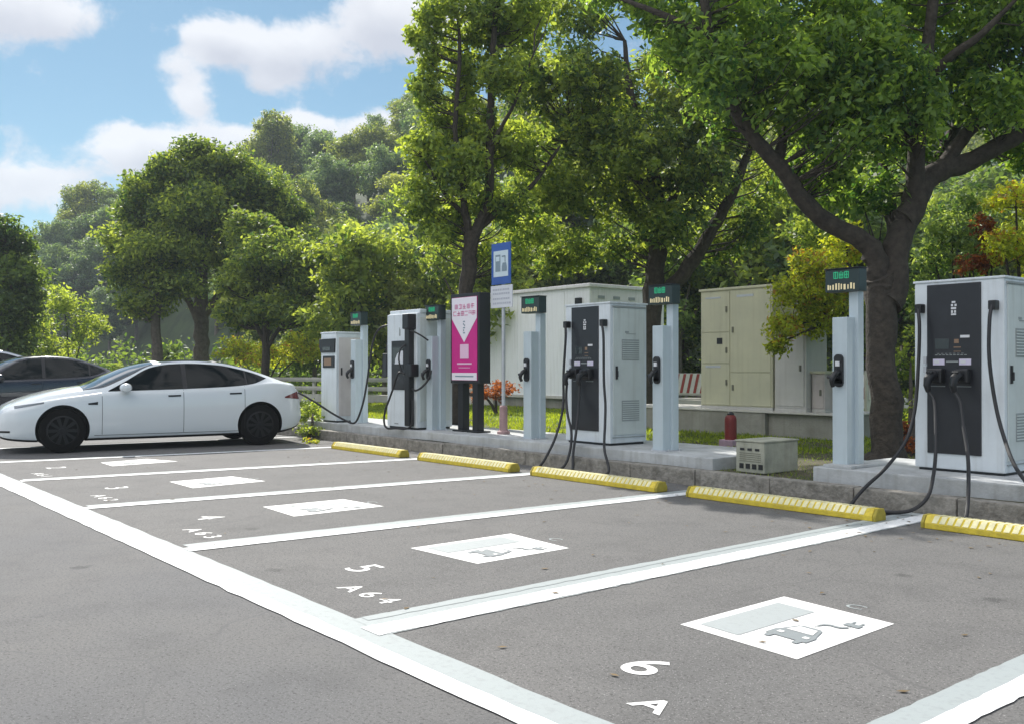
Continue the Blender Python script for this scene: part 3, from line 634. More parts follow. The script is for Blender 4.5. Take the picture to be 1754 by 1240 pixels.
# ================================================================ PINK POSTER TOTEM
t = empty('poster_board', (-12.30, 9.0, 0), label='black framed poster board with magenta and white poster on two legs', cat='sign board')
MB().box(-.42, .36, 0, .22, 1.07, 2.50).build('frame', M['dark'], t, bevel=.012)
p = MB().box(-.37, .31, -.008, .002, 1.12, 2.44).build('poster', M['magenta'], t)
s = MB(); s.prism([(-.365, 2.435), (.305, 2.435), (.305, 2.10), (-.03, 1.72), (-.365, 2.10)], -.012, -.0085); s.build('white_arrow', M['posterw'], p)
s = MB(); s.box(-.365, .305, -.012, -.0085, 1.125, 1.24); s.build('bottom_strip', M['posterw'], p)
s = MB(); s.box(-.27, .22, -.014, -.0125, 1.175, 1.195); s.build('strip_text', M['signg'], p)
rr = random.Random(3); s = MB()
for z, xs in ((2.29, (-.24, -.13, -.02, .09, .20)), (2.18, (-.28, -.18, -.07, .03, .13, .23))):
    for x in xs:                           # two rows of dense pink characters, as strokes
        for (a, b2, c2, d2) in ((0, .08, .06, .072), (0, .08, .03, .042), (0, .08, 0, .012), (.034, .046, 0, .075), (0, .012, .0, .07), (.068, .08, .01, .06)):
            if rr.random() < .8: s.box(x - .04 + a, x - .04 + b2, -.0145, -.0125, z - .035 + c2, z - .035 + d2)
s.build('headline_text', M['pink'], p)
s = MB()
for (x, z, w, h) in ((-.03, 2.05, .05, .02), (-.045, 2.01, .02, .03), (-.015, 1.99, .02, .03), (-.03, 1.95, .05, .02), (-.04, 1.91, .02, .03), (-.03, 1.87, .05, .02)): s.box(x - w / 2, x + w / 2, -.0145, -.0125, z - h / 2, z + h / 2)
s.build('emblem', M['signg'], p)
MB().box(-.14, .09, -.012, -.0085, 1.46, 1.69).build('empty_code_frame', M['rose'], p)
s = MB(); s.box(-.22, .17, -.0125, -.0085, 1.37, 1.395); s.box(-.18, .13, -.0125, -.0085, 1.315, 1.325); s.build('pink_line', M['rose'], p)
for x in (-.27, .12):
    MB().box(x, x + .14, .04, .17, .30, 1.08).build('leg', M['black'], t, bevel=.006)
    MB().box(x - .07, x + .22, -.02, .24, .30, .325).build('foot_plate', M['black'], t, bevel=.004)

# ================================================================ BLUE PARKING SIGN
t = empty('parking_sign', (-11.56, 9.15, 0), label='blue charging-parking sign on slim grey pole right of the pink poster board', cat='sign')
MB().tube([(0, .03, .30), (0, .03, 3.2)], .03, 14).build('pole', M['steel'], t, smooth=True)
b1 = MB().box(-.25, .23, -.012, .0, 2.60, 3.24).build('blue_plate', M['blue'], t, bevel=.004)
MB().box(-.19, .17, -.016, -.0125, 2.72, 3.12).build('white_field', M['signw'], b1)
s = MB(); s.box(-.14, -.02, -.020, -.0165, 2.80, 3.06); s.build('pictogram_pump', M['signg'], b1)
s = MB(); s.box(-.125, -.035, -.023, -.0205, 2.96, 3.03); s.build('pictogram_window', M['signw'], b1)
s = MB(); s.prism([(.02, 2.80), (.14, 2.80), (.14, 2.87), (.12, 2.93), (.04, 2.93), (.02, 2.87)], -.020, -.0165); s.box(.02, .10, -.02, -.0165, 3.02, 3.04); s.box(.09, .105, -.02, -.0165, 2.94, 3.04); s.build('pictogram_car', M['signg'], b1)
b2 = MB().box(-.27, .27, -.012, .0, 2.24, 2.585).build('white_plate', M['signp'], t, bevel=.004)
s = MB(); rr = random.Random(6)
for z in (2.52, 2.46, 2.38, 2.31):
    x = -.21
    while x < .2: w = rr.uniform(.02, .05); s.box(x, x + w, -.0145, -.0125, z - .014, z + .014); x += w + .016
s.build('small_print', mat('print_faint', (.42, .44, .50), .6), b2)
MB().lathe([(.10, .30), (.10, .34), (.065, .36), (.062, .72), (.045, .74)], (0, .03, 0), 16).build('base_sleeve', M['pinkb'], t, smooth=True)

# ================================================================ CONTAINER AND CREAM CABINETS
t = empty('white_container', (-18.97, 18.07, 0), label='large white windowless container building behind the charging posts', cat='container')
H = 3.52
MB().box(-5.2, 0, .0, 3.0, .45, H).build('wall', M['wall'], t, bevel=.02)
MB().box(.0, .012, .05, 2.95, .47, H - .04).build('end_wall', M['wallp'], t)
MB().box(-5.28, .08, -.08, 3.08, H, H + .10).build('roof', M['wallp'], t, bevel=.02)
MB().box(-5.1, -.1, .1, 2.9, .12, .45).build('base', M['concrete'], t)
s = MB(); s.box(-5.2, .02, -.03, .0, .45, .53); s.box(.012, .04, 0, 3.0, .45, .53); s.build('base_trim', M['rail'], t)
s = MB()
for k in range(1, 5): s.box(-5.2 + k * 1.04, -5.2 + k * 1.04 + .02, -.012, .0, .55, H - .05)
s.build('panel_ribs', M['wall'], t)
s = MB()
for k in range(4): s.box(.0125, .03, .3 + k * .6, .55 + k * .6, H - .30, H - .22)
s.build('roof_brackets', M['vent'], t)
MB().box(-.5, -.3, -.09, -.0, H - .48, H - .28).build('lamp_box', M['dark'], t)

def cabinet(name, loc, rz, W, D, H, label, doors, m='cream'):
    t = empty(name, loc, rz, label=label, cat='utility cabinet')
    MB().box(0, W, 0, D, .08, H).build('body', M[m], t, bevel=.01)
    MB().box(.0, W, .0, D, 0, .08).build('skirt', M['creamd'], t)
    MB().box(-.03, W + .03, -.03, D + .03, H, H + .045).build('roof', M['cream'], t, bevel=.01)
    for (x0, x1, z0, z1, hx, hz) in doors:
        d = MB().box(x0, x1, -.014, .0, z0, z1).build('door', M[m], t, bevel=.004)
        MB().box(hx, hx + .03, -.035, -.0145, hz, hz + .10).build('handle', M['seam'], d, bevel=.003)
    return t
cy = 13.72
t = cabinet('cream_cabinet', (-11.45, cy, .56), .0, 1.56, .75, 2.14, 'tall cream double-door utility cabinet on a concrete base behind the lawn', [(.03, .66, 1.40, 2.11, .58, 1.75), (.03, .66, .84, 1.385, .58, 1.02), (.03, .66, .10, .825, .58, .45), (.69, 1.53, .68, 2.11, .72, 1.38), (.69, 1.53, .10, .665, .72, .36)])
MB().box(.38, .50, -.020, -.0145, 1.18, 1.29).build('meter_window', M['black'], t)
s = MB(); s.box(.12, .46, -.018, -.0145, 2.0, 2.03); s.box(.12, .46, -.018, -.0145, .76, .80); s.box(.82, 1.18, -.018, -.0145, 2.0, 2.04); s.build('name_plates', M['steel'], t)
t = cabinet('side_cabinet', (-9.86, cy + .02, .56), .0, .62, .60, 1.36, 'lower grey beige cabinet attached right of the tall cream cabinet', [(.04, .58, .12, 1.30, .50, .7)], 'creamd')
t = cabinet('meter_box', (-9.22, cy + .15, .56), .0, .24, .35, .66, 'small pinkish meter box beside the grey beige cabinet', [(.02, .22, .10, .60, .16, .3)], 'meter')
b = MB(); b.box(-13.4, -9.90, 13.52, 14.9, .10, .555); o = b.build('cabinet_footing', M['concrete'], bevel=.015); tag(o, 'grey concrete base under the cream utility cabinet', 'base')
MB().box(-9.89, -8.45, 13.60, 14.9, .10, .55).build('right_section', M['concrete'], o, bevel=.012)
MB().box(-13.42, -8.44, 13.50, 14.92, .556, .585).build('coping', M['rail'], o, bevel=.006)

# ================================================================ LOW BEIGE BOX AND RED CYLINDER
t = empty('vented_box', (-6.73, 8.66, .165), .0, label='low weathered beige vented box on the ground between the two plinths', cat='box')
MB().box(0, .38, 0, .62, 0, .34).build('shell', M['boxb'], t, bevel=.012)
MB().box(-.012, .392, -.012, .632, .34, .358).build('lid', M['boxb'], t, bevel=.006)
s = MB()
for k in range(3): s.box(.06 + k * .10, .115 + k * .10, -.006, .002, .245, .27)
for k in range(4):
    s.box(.05 + k * .085, .105 + k * .085, -.006, .002, .045, .10)
s.build('slots', M['black'], t)
s = MB()
for k in range(5): s.box(.05, .33, -.004, .002, .125 + k * .022, .131 + k * .022)
s.build('grille_lines', M['seam'], t)
t = empty('fire_hydrant', (-8.72, 11.1, .16), label='short red hydrant cylinder on pink base in front of the cream cabinet', cat='hydrant')
MB().box(-.12, .12, -.12, .12, 0, .13).build('plinth', mat('pink_block', (.45, .32, .40), .85, var=.3, vscale=12), t, bevel=.01)
MB().lathe([(.085, .13), (.085, .42), (.075, .46), (.05, .485)], (0, 0, 0), 20).build('barrel', M['redp'], t, smooth=True)
MB().lathe([(.05, .485), (.05, .505), (.02, .53)], (0, 0, 0), 14).build('cap', M['dark'], t, smooth=True)

# ================================================================ FAR ROADSIDE: rail, wall, striped barriers
t = empty('guard_rail', (-30, 15.4, 0), R_(24), label='pale two-bar guard rail beyond the lawn behind the white car', cat='guard rail')
for z in (.62, .92):
    MB().prismx([(-.03, z - .07), (.03, z - .04), (.03, z + .04), (-.03, z + .07), (-.045, z)], -26, 16).build('rail', M['rail'], t)
for k in range(-13, 9): MB().box(k * 2.0 - .05, k * 2.0 + .05, .04, .14, 0, 1.0).build('rail_post', M['rail'], t)
MB().box(-26, 16, -.15, .12, .12, .42).build('footing', M['rail'], t)
bl = [('striped red and white barrier left of the cream cabinet', gp(1185, 24, .56), 0.1), ('striped red and white barrier right of the small meter box', gp(1385, 19.5, .56), .1), ('striped red and white barrier half hidden by the post before the tree', gp(1440, 19.7, .56), .1)]
def barrier(label, loc, rz):
    t = empty('striped_barrier', loc, rz, label=label, cat='barrier', group='striped barriers behind the lawn')
    MB().box(-.62, .62, -.02, .02, .12, .62).build('board', M['barw'], t)
    s = MB()
    for k in range(6):
        x = -.55 + k * .2
        s.prism([(x, .13), (x + .08, .13), (x + .2, .61), (x + .12, .61)], -.026, -.0205)
    s.build('stripes', M['barr'], t)
    for x in (-.6, .55): MB().box(x, x + .05, -.1, .1, -.40, .70).build('leg', M['rail'], t)
for a in bl: barrier(*a)
o = MB().box(0, 9.5, 0, .3, 0, .30).build('low_wall', M['rail'], bevel=.02); o.location = gp(1130, 27, .17); o.rotation_euler = (0, 0, .9); tag(o, 'low pale wall beyond the lawn behind the cream cabinet', 'wall')

# ================================================================ CARS
def make_car(name, label, loc, rz, paint_m, zs=1.0, dark_roof=True, near_only=False):
    r = empty(name, loc, rz, label=label, cat='car')
    zt_ = [(-.92, .52), (-.88, .63), (-.78, .73), (-.55, .84), (-.2, .945), (.10, 1.00), (.28, 1.025), (.7, 1.20), (1.1, 1.36), (1.45, 1.435), (2.0, 1.455), (2.4, 1.435), (2.8, 1.36), (3.15, 1.25), (3.4, 1.15), (3.58, 1.085), (3.70, 1.06), (3.76, .98), (3.82, .80), (3.85, .58)]
    belt = [(-.92, .50), (-.88, .585), (-.78, .655), (-.55, .72), (-.2, .81), (.3, .885), (.62, .925), (1.8, .955), (2.6, .99), (3.0, 1.03), (3.3, 1.055), (3.6, 1.02), (3.76, .93), (3.82, .76), (3.85, .56)]
    rail_z = [(-.92, .51), (-.88, .61), (-.78, .70), (-.55, .785), (-.2, .885), (.3, .955), (.58, .985), (.8, 1.075), (1.05, 1.20), (1.33, 1.345), (1.6, 1.40), (1.95, 1.42), (2.4, 1.395), (2.8, 1.315), (3.15, 1.205), (3.35, 1.13), (3.55, 1.062), (3.7, 1.03), (3.76, .965), (3.82, .78), (3.85, .57)]
    rail_x = [(-.92, .50), (-.78, .66), (-.2, .74), (.3, .78), (.58, .80), (.9, .735), (1.33, .635), (1.95, .605), (2.6, .62), (3.0, .66), (3.3, .71), (3.6, .73), (3.85, .66)]
    wid = [(-.92, .52), (-.88, .64), (-.78, .76), (-.55, .865), (-.2, .91), (.4, .925), (1.8, .93), (2.8, .93), (3.3, .92), (3.55, .885), (3.72, .82), (3.82, .74), (3.85, .70)]
    bot = [(-.92, .36), (-.88, .26), (-.7, .20), (-.3, .17), (3.3, .18), (3.6, .22), (3.8, .30), (3.85, .40)]
    def Z(z, y): return z if zs == 1.0 else .35 + (z - .35) * zs if z > .35 else z
    def sect(y):
        w = sm(y, wid); zb = sm(y, bot); bz = sm(y, belt); rz_ = sm(y, rail_z); rx = min(sm(y, rail_x), w * .97); zt = max(sm(y, zt_), rz_ + .004)
        m1 = zb + (bz - zb) * .30; m2 = zb + (bz - zb) * .62; m3 = zb + (bz - zb) * .88
        pts = [(0, zb), (w * .5, zb), (w * .86, zb), (w * .955, zb + .03), (w * .985, m1), (w * 1.0, m2), (w * .985, m3), (w * .955, bz), (w * .93, bz + (rz_ - bz) * .06),
               (w * .93 + (rx - w * .93) * .5, bz + (rz_ - bz) * .54), (rx, rz_), (rx * .93, rz_ + (zt - rz_) * .35), (rx * .6, rz_ + (zt - rz_) * .8), (rx * .3, rz_ + (zt - rz_) * .96), (0, zt)]
        out = []
        for i in range(len(pts) - 1):
            for k in range(4):
                t = k / 4.0; out.append((pts[i][0] + (pts[i + 1][0] - pts[i][0]) * t, pts[i][1] + (pts[i + 1][1] - pts[i][1]) * t))
        out.append(pts[-1])
        o2 = np.array(out); k_ = o2.copy()
        for _ in range(2): k_[1:-1] = (k_[:-2] + 2 * k_[1:-1] + k_[2:]) / 4
        return [(a, Z(b, y)) for a, b in k_]
    NS = 110; ys = [-.92 + 4.77 * (i / NS) for i in range(NS + 1)]; S = [sect(y) for y in ys]; npt = len(S[0])
    vs = []; fs = []; mi = []
    full = [[(x, z) for x, z in s] + [(-x, z) for x, z in s[-2:0:-1]] for s in S]; n = len(full[0])
    for y, s in zip(ys, full): vs += [(x, y, z) for x, z in s]
    for i in range(NS):
        for k in range(n):
            fs.append((i * n + k, i * n + (k + 1) % n, (i + 1) * n + (k + 1) % n, (i + 1) * n + k))
            kk = k if k < npt - 1 else n - 1 - k; y = (ys[i] + ys[i + 1]) / 2; idx = 0
            if kk >= 41:
                if y < .30: idx = 0
                elif y < 1.38: idx = 1
                elif y < 1.48: idx = 2 if dark_roof else 0
                elif y < 2.35: idx = 1 if dark_roof else 0
                elif y < 2.42: idx = 2 if dark_roof else 0
                elif y < 3.34: idx = 1
            if kk < 12: idx = 2
            mi.append(idx)
    fs.append(tuple(range(n - 1, -1, -1))); fs.append(tuple(NS * n + k for k in range(n))); mi += [0, 0]
    me = bpy.data.meshes.new('body'); me.from_pydata(vs, [], fs)
    for m_ in (paint_m, M['screen_car'], M['trim']): me.materials.append(m_)
    me.polygons.foreach_set('material_index', mi)
    bo = bpy.data.objects.new('body', me); col.objects.link(bo)
    c = MB()
    for y in (0, 3.07):
        for sx in (-1, 1): c.lathe([(.385, sx * .55), (.385, sx * 1.2)], (0, y, .36), 48, 'x')
    cut = c.build('cutter', M['trim']); cut.data.materials.clear()
    for m_ in (paint_m, M['glass'], M['trim']): cut.data.materials.append(m_)
    for pl in cut.data.polygons: pl.material_index = 2
    md = bo.modifiers.new('b', 'BOOLEAN'); md.operation = 'DIFFERENCE'; md.object = cut; md.solver = 'EXACT'
    bpy.context.view_layer.update()
    ev = bo.evaluated_get(bpy.context.evaluated_depsgraph_get()); nm = bpy.data.meshes.new_from_object(ev)
    bo.modifiers.clear(); bo.data = nm; bpy.data.objects.remove(cut)
    nm.shade_smooth(); nm.set_sharp_from_angle(angle=R_(32)); bo.parent = r
    def side_x(y, z):
        s = sect(y); s = s[12:42]; return float(np.interp(z, [q[1] for q in s], [q[0] for q in s]))
    def patch(name, m, y0, y1, zlo, zhi, par, off=.006, ny=40, nz=6, sides=(1, -1)):
        for sx in sides:
            mb = MB(); v = []; f = []
            for i in range(ny + 1):
                y = y0 + (y1 - y0) * i / ny; a = Z(zlo(y), y); b2 = max(Z(zhi(y), y), a + .001)
                for j in range(nz + 1): z = a + (b2 - a) * j / nz; v.append((sx * (side_x(y, z) + off), y, z))
            for i in range(ny):
                for j in range(nz): q = i * (nz + 1) + j; f.append((q, q + 1, q + nz + 2, q + nz + 1))
            mb.add(v, f); o_ = mb.build(name, m, par, smooth=True)
        return o_
    hi = [(.66, .955), (.9, 1.085), (1.35, 1.325), (1.65, 1.375), (1.95, 1.385), (2.4, 1.36), (2.8, 1.28), (3.05, 1.205), (3.2, 1.14)]
    lo = [(.66, .945), (1.8, .972), (2.6, 1.005), (2.95, 1.045), (3.2, 1.135)]
    fz = lambda tab, d=0: (lambda y: sm(y, tab) + d)
    w1 = patch('side_windows', M['glass'], .66, 3.2, fz(lo), fz(hi), r)
    patch('pillar', M['trim'], 1.80, 1.87, fz(lo), fz(hi), w1, .009, 2)
    patch('pillar', M['trim'], 2.83, 2.86, fz(lo), fz(hi), w1, .009, 2)
    for yy in (.56, 1.80, 2.80): patch('door_seam', M['trim'], yy, yy + .007, lambda y: .27, lambda y: sm(y, lo) - .01, r, .002, 1, 10)
    patch('sill_seam', M['trim'], .45, 2.72, lambda y: .255, lambda y: .262, r, .002, 40, 1)
    for yy in (1.56, 2.55):
        patch('door_handle', M['trim'], yy, yy + .20, lambda y: .845 + (y - 1.5) * .025, lambda y: .872 + (y - 1.5) * .025, r, .006, 6, 2)
    patch('side_marker', M['trim'], .36, .50, lambda y: .74, lambda y: .765 + .02 * (y - .36) / .14, r, .006, 6, 2)
    patch('headlight', M['lamp'], -.66, -.26, lambda y: .695 + .19 * (y + .66), lambda y: .735 + .15 * (y + .66), r, .005, 20, 4)
    patch('tail_light', M['red'], 3.50, 3.80, lambda y: .80 - .1 * (y - 3.5), lambda y: .82 + .35 * (y - 3.5), r, .005, 14, 4)
    patch('bumper_corner', M['trim'], -.86, -.72, lambda y: .33, lambda y: .36, r, .005, 6, 2)
    for sx in (1, -1):
        mm = MB(); mm.lathe([(.02, -.10), (.055, -.08), (.075, -.02), (.078, .04), (.06, .085), (.02, .10)], (0, 0, 0), 16, 'x'); 
        mm.v = [(x * 1.05 + sx * .965, y * 1.2 + .90, Z(z * .95 + 1.0, 0)) for x, y, z in mm.v]
        mo = mm.build('mirror', paint_m, r, smooth=True)
        MB().box(min(sx * .83, sx * .93), max(sx * .83, sx * .93), .87, .93, Z(.955, 0), Z(.985, 0)).build('mirror_arm', M['trim'], mo)
    for y in (0, 3.07):
        for sx in (1, -1):
            w = MB(); w.lathe([(.22, -.10), (.30, -.115), (.335, -.10), (.345, -.05), (.345, .05), (.335, .10), (.30, .115), (.22, .10)], (sx * .79, y, .345), 40, 'x')
            wo = w.build('wheel', M['tyre'], r, smooth=True)
            rm = MB(); X = sx * .895
            rm.lathe([(.235, -.02 * 1), (.235, .0), (.215, .008), (.205, -.02)], (X, y, .345), 40, 'x')
            for k in range(10):
                a = k * math.pi / 5; ca, sa = math.cos(a), math.sin(a)
                q = []
                for (rr_, hw) in ((.03, .016), (.225, .030)):
                    for s_ in (-1, 1): q.append((y + rr_ * ca - s_ * hw * sa, .345 + rr_ * sa + s_ * hw * ca))
                rm.add([(X, *q[0]), (X, *q[1]), (X, *q[3]), (X, *q[2]), (X - sx * .03, *q[0]), (X - sx * .03, *q[1]), (X - sx * .03, *q[3]), (X - sx * .03, *q[2])], [(0, 1, 2, 3), (7, 6, 5, 4), (0, 4, 5, 1), (1, 5, 6, 2), (2, 6, 7, 3), (3, 7, 4, 0)])
            rm.lathe([(.045, -.01), (.045, .006), (.02, .012)], (X, y, .345), 16, 'x')
            rm.build('rim', M['rim'], wo, smooth=True)
            MB().lathe([(.15, -.012), (.15, .0)], (sx * .84, y, .345), 24, 'x').build('brake_disc', M['steel'], wo)
    return r, sect
car, _ = make_car('parked_car', 'white fastback sedan plugged in to the small charger at the left', (-16.74, 4.02, .004), R_(-8.2), M['carw'])
MB().tube([(.62, 3.50, .90), (.66, 3.62, .93), (.70, 3.74, .93)], [.03, .035, .02], 10).build('charge_plug', M['black'], car, smooth=True)
MB().box(.60, .74, 3.52, 3.60, .86, .99).build('charge_flap', M['trim'], car, bevel=.01)
c2, _ = make_car('parked_car', 'dark navy car parked behind the bonnet of the white sedan', (-25.7, 3.9, .004), R_(-6), M['card'], 1.14, False)
c3, _ = make_car('parked_car', 'pale silver tall car cut by the left edge, behind the dark car', (-30.7, 3.4, .004), R_(-5), M['carg'], 1.36, False)
# ================================================================ TREES
def leaf_mesh(name, centres, rads, tints, per, size, m, seed, flat=.75, droop=0.0):
    """leaf-sized faces scattered in soft clusters; every leaf is a small folded diamond"""
    rg = np.random.default_rng(seed); nC = len(centres)
    C_ = np.repeat(np.array(centres), per, 0); Rr = np.repeat(np.array(rads), per)[:, None]; T = np.repeat(np.array(tints), per)
    n = len(C_); d = rg.normal(size=(n, 3)); d /= np.linalg.norm(d, axis=1)[:, None]
    rad = rg.random((n, 1)) ** .45
    off = d * rad * Rr; off[:, 2] *= flat
    pos = C_ + off
    nrm = d * .45 + rg.normal(size=(n, 3)) * .75 + np.array([0, 0, .5]); nrm /= np.linalg.norm(nrm, axis=1)[:, None]
    ax = rg.normal(size=(n, 3)) + d * .8 - np.array([0, 0, droop]); ax -= nrm * (ax * nrm).sum(1)[:, None]; ax /= np.linalg.norm(ax, axis=1)[:, None]
    bx = np.cross(nrm, ax); L = size * rg.uniform(.65, 1.3, (n, 1)); Wd = L * rg.uniform(.38, .55, (n, 1))
    v = np.empty((n, 4, 3)); v[:, 0] = pos - ax * L * .5; v[:, 1] = pos + bx * Wd * .5 + nrm * L * .06; v[:, 2] = pos + ax * L * .5 - nrm * L * .05; v[:, 3] = pos - bx * Wd * .5 + nrm * L * .06
    tint = np.clip(T + rg.normal(size=n) * .24, 0, 1)
    me = bpy.data.meshes.new(name); me.vertices.add(n * 4); me.vertices.foreach_set('co', v.astype(np.float32).ravel())
    me.loops.add(n * 4); me.loops.foreach_set('vertex_index', np.arange(n * 4, dtype=np.int32))
    me.polygons.add(n); me.polygons.foreach_set('loop_start', np.arange(0, n * 4, 4, dtype=np.int32)); me.polygons.foreach_set('loop_total', np.full(n, 4, dtype=np.int32))
    at = me.attributes.new('tint', 'FLOAT', 'POINT'); at.data.foreach_set('value', np.repeat(tint, 4).astype(np.float32))
    me.materials.append(m); me.update(); me.validate()
    return me
def cluster_points(ells, seed, dens=1.0, rc=(.26, .46), tb=.5):
    rg = np.random.default_rng(seed); cs = []; rs = []; ts = []
    for (c, r, n) in ells:
        t0 = tb + rg.uniform(-.12, .12)
        for _ in range(int(n * dens)):
            d = rg.normal(size=3); d /= np.linalg.norm(d); q = rg.random() ** .42
            cs.append(np.array(c) + d * q * np.array(r)); rs.append(rg.uniform(*rc)); ts.append(np.clip(t0 + rg.normal() * .20 + .08 * d[2], 0, 1))
    return cs, rs, ts
def tree(name, label, cat, base, limbs, ells, seed, lm='L_mid', bark='bark', per=26, leaf=.13, dens=1.0, rc=(.26, .46), twig=.012, group=None, n=10, tb=.5, twigs=True, droop=0.0):
    B = Vector(base); r = empty(name, base, label=label, cat=cat, group=group)
    tr = MB(); allp = []; rr = random.Random(seed)
    for pts, rads in limbs:
        sp = spline(pts, 6); k = len(sp); rs = [float(np.interp(i / (k - 1) * (len(rads) - 1), range(len(rads)), rads)) * (1 + rr.uniform(-.07, .07)) for i in range(k)]
        sp = [p + Vector((rr.uniform(-1, 1), rr.uniform(-1, 1), 0)) * rs[i] * .18 for i, p in enumerate(sp)]
        tr.tube([p - B for p in sp], rs, n, cap=True); allp += [(p, q) for p, q in zip(sp[k // 3:], rs[k // 3:])]
    cs, rs, ts = cluster_points(ells, seed, dens, rc, tb)
    tr.build('trunk', M[bark], r, smooth=True)
    if twigs and allp:
        A = np.array([tuple(p) for p, _ in allp]); tw = MB()
        for c in cs:
            c = np.array(c)
            if rr.random() < .38:
                hz = np.hypot(A[:, 0] - c[0], A[:, 1] - c[1]); i = int(np.argmin(((A - c) ** 2).sum(1) + 6 * np.maximum(0, A[:, 2] - c[2] + .65 * hz) ** 2)); a = A[i]; L_ = np.linalg.norm(c - a)
                if L_ > 1.5 or L_ < .1: continue
                mid = (a + c) / 2 + np.array([rr.uniform(-.15, .15), rr.uniform(-.15, .15), -.08 * L_]) 
                tw.tube([Vector(a) - B, Vector(mid) - B, Vector(c) - B], [twig * (1 + L_ * .8), twig * (.7 + L_ * .4), twig * .4], 5, cap=False)
        if tw.v: tw.build('branches', M[bark], r, smooth=True)
    me = leaf_mesh('crown', [np.array(c) - np.array(base) for c in cs], rs, ts, per, leaf, M[lm], seed, droop=droop)
    o = bpy.data.objects.new('crown', me); col.objects.link(o); o.parent = r
    return r
def E(u, v, D, rx, rz, n, ry=None):       # ellipsoid of foliage seen at pixel (u,v), depth D
    return (P(u, v, D), (rx, ry or rx, rz), n)
# ---- the big tree on the right
b0 = (-6.43, 11.30, .12)
limbs = [([(-6.44, 11.32, .0), (-6.43, 11.3, .35), P(1510, 600, 12.05), P(1508, 470, 12.05)], [.30, .20, .18, .20]),
         ([P(1506, 500, 12.05), P(1490, 425, 12.0), P(1400, 368, 11.9), P(1335, 285, 11.7), P(1265, 200, 11.5), P(1222, 90, 11.2), P(1200, -40, 11.0), P(1190, -170, 11)], [.17, .13, .11, .095, .08, .065, .05, .03]),
         ([P(1520, 520, 12.05), P(1540, 410, 12.1), P(1565, 330, 12.1), P(1575, 220, 12.0), P(1590, 80, 11.9), P(1600, -60, 11.8), P(1590, -220, 11.8)], [.20, .165, .12, .09, .075, .055, .03]),
         ([P(1550, 380, 12.1), P(1590, 305, 12.2), P(1665, 275, 12.3), P(1760, 225, 12.2), P(1860, 190, 12)], [.17, .14, .12, .10, .06]),
         ([P(1610, 290, 12.2), P(1655, 230, 12.4), P(1700, 190, 12.5), P(1770, 120, 12.6), P(1850, 40, 12.6)], [.10, .085, .07, .06, .03]),
         ([P(1582, 150, 12.0), P(1625, 100, 11.7), P(1680, 60, 11.5), P(1740, 0, 11.3)], [.06, .055, .045, .02]),
         ([P(1535, 420, 12.2), P(1520, 330, 12.8), P(1500, 240, 13.4), P(1460, 120, 13.9)], [.10, .08, .06, .03]),
         ([P(1330, 285, 11.7), P(1360, 180, 12.0), P(1420, 60, 12.2), P(1440, -80, 12.3)], [.07, .055, .045, .02]),
         ([P(1215, 60, 11.2), P(1120, 20, 11.4), P(1040, -10, 11.8)], [.05, .035, .015]),
         ([P(1550, 400, 12.1), P(1620, 250, 13.2), P(1700, 90, 14.2), P(1760, -60, 14.8)], [.10, .08, .06, .03])]
ells = [E(1225, 120, 10.9, .35, .5, 26), E(1180, 90, 11.6, .5, .45, 30), E(1580, 200, 11.6, .35, .3, 14), E(1610, 140, 12.8, .6, .5, 34), E(1560, 250, 13, .4, .3, 18), E(1430, 330, 13.2, .5, .3, 22), E(1720, 170, 11.8, .5, .35, 26), E(1250, 60, 11.6, .75, .55, 60), E(1330, 150, 11.5, .75, .55, 65), E(1420, 70, 12, 1.0, .7, 95), E(1455, 215, 11.7, .70, .58, 85), E(1400, 290, 12.1, .45, .28, 26), E(1500, 330, 12.4, .32, .30, 16), E(1340, 0, 12.5, 1.2, .6, 80), E(1245, 190, 12.0, .40, .38, 26),
        E(1500, 130, 11.6, .65, .6, 65), E(1660, 90, 12.6, .70, .65, 50), E(1730, 30, 12.2, .8, .6, 60), E(1690, 190, 12.8, .5, .3, 26), E(1740, 260, 12.9, .45, .22, 18), E(1560, -10, 12.6, .9, .6, 65), E(1170, 20, 11.8, .6, .35, 32), E(1080, -10, 12.2, .6, .28, 24),
        E(1640, 20, 13.6, 1.0, .6, 45), E(1500, 20, 13.8, 1.1, .7, 60), E(1350, -120, 12, 1.5, .7, 80), E(1600, -150, 12.5, 1.6, .8, 90), E(1820, -40, 12.5, 1.3, .9, 80), E(1850, 160, 12.6, .8, .6, 45), E(1150, -130, 12, 1.2, .6, 55), E(1450, -260, 12.5, 1.6, .7, 70), E(1750, -260, 13, 1.6, .7, 60)]
tree('broad_tree', 'big dark-barked spreading tree behind the nearest connector post, branches over the right half', 'tree', b0, limbs, ells, 11, 'L_big', 'bark', per=40, leaf=.11, dens=1.15, rc=(.14, .29), twig=.009, n=16, tb=.45)
# ---- slender tree behind the pink board
b0 = (-14.2, 10.15, .12)
limbs = [([(-14.25, 10.1, 0), P(777, 700, 17.4), P(790, 600, 17.4), P(801, 480, 17.4), P(808, 400, 17.4)], [.24, .17, .15, .14, .14]),
         ([P(806, 420, 17.4), P(835, 340, 17.4), P(840, 200, 17.3), P(846, 60, 17.2), P(850, -60, 17.2)], [.12, .09, .07, .05, .02]),
         ([P(806, 420, 17.4), P(792, 330, 17.3), P(780, 220, 17.2), P(788, 90, 17.1), P(780, 0, 17.1)], [.09, .06, .045, .035, .015]),
         ([P(812, 400, 17.4), P(860, 355, 17.6), P(910, 320, 17.9), P(960, 250, 18.2)], [.08, .06, .045, .02]),
         ([P(796, 370, 17.4), P(760, 330, 17.2), P(725, 270, 17.1)], [.05, .035, .015]), ([P(840, 250, 17.3), P(880, 180, 17.0), P(915, 90, 16.9)], [.045, .03, .015])]
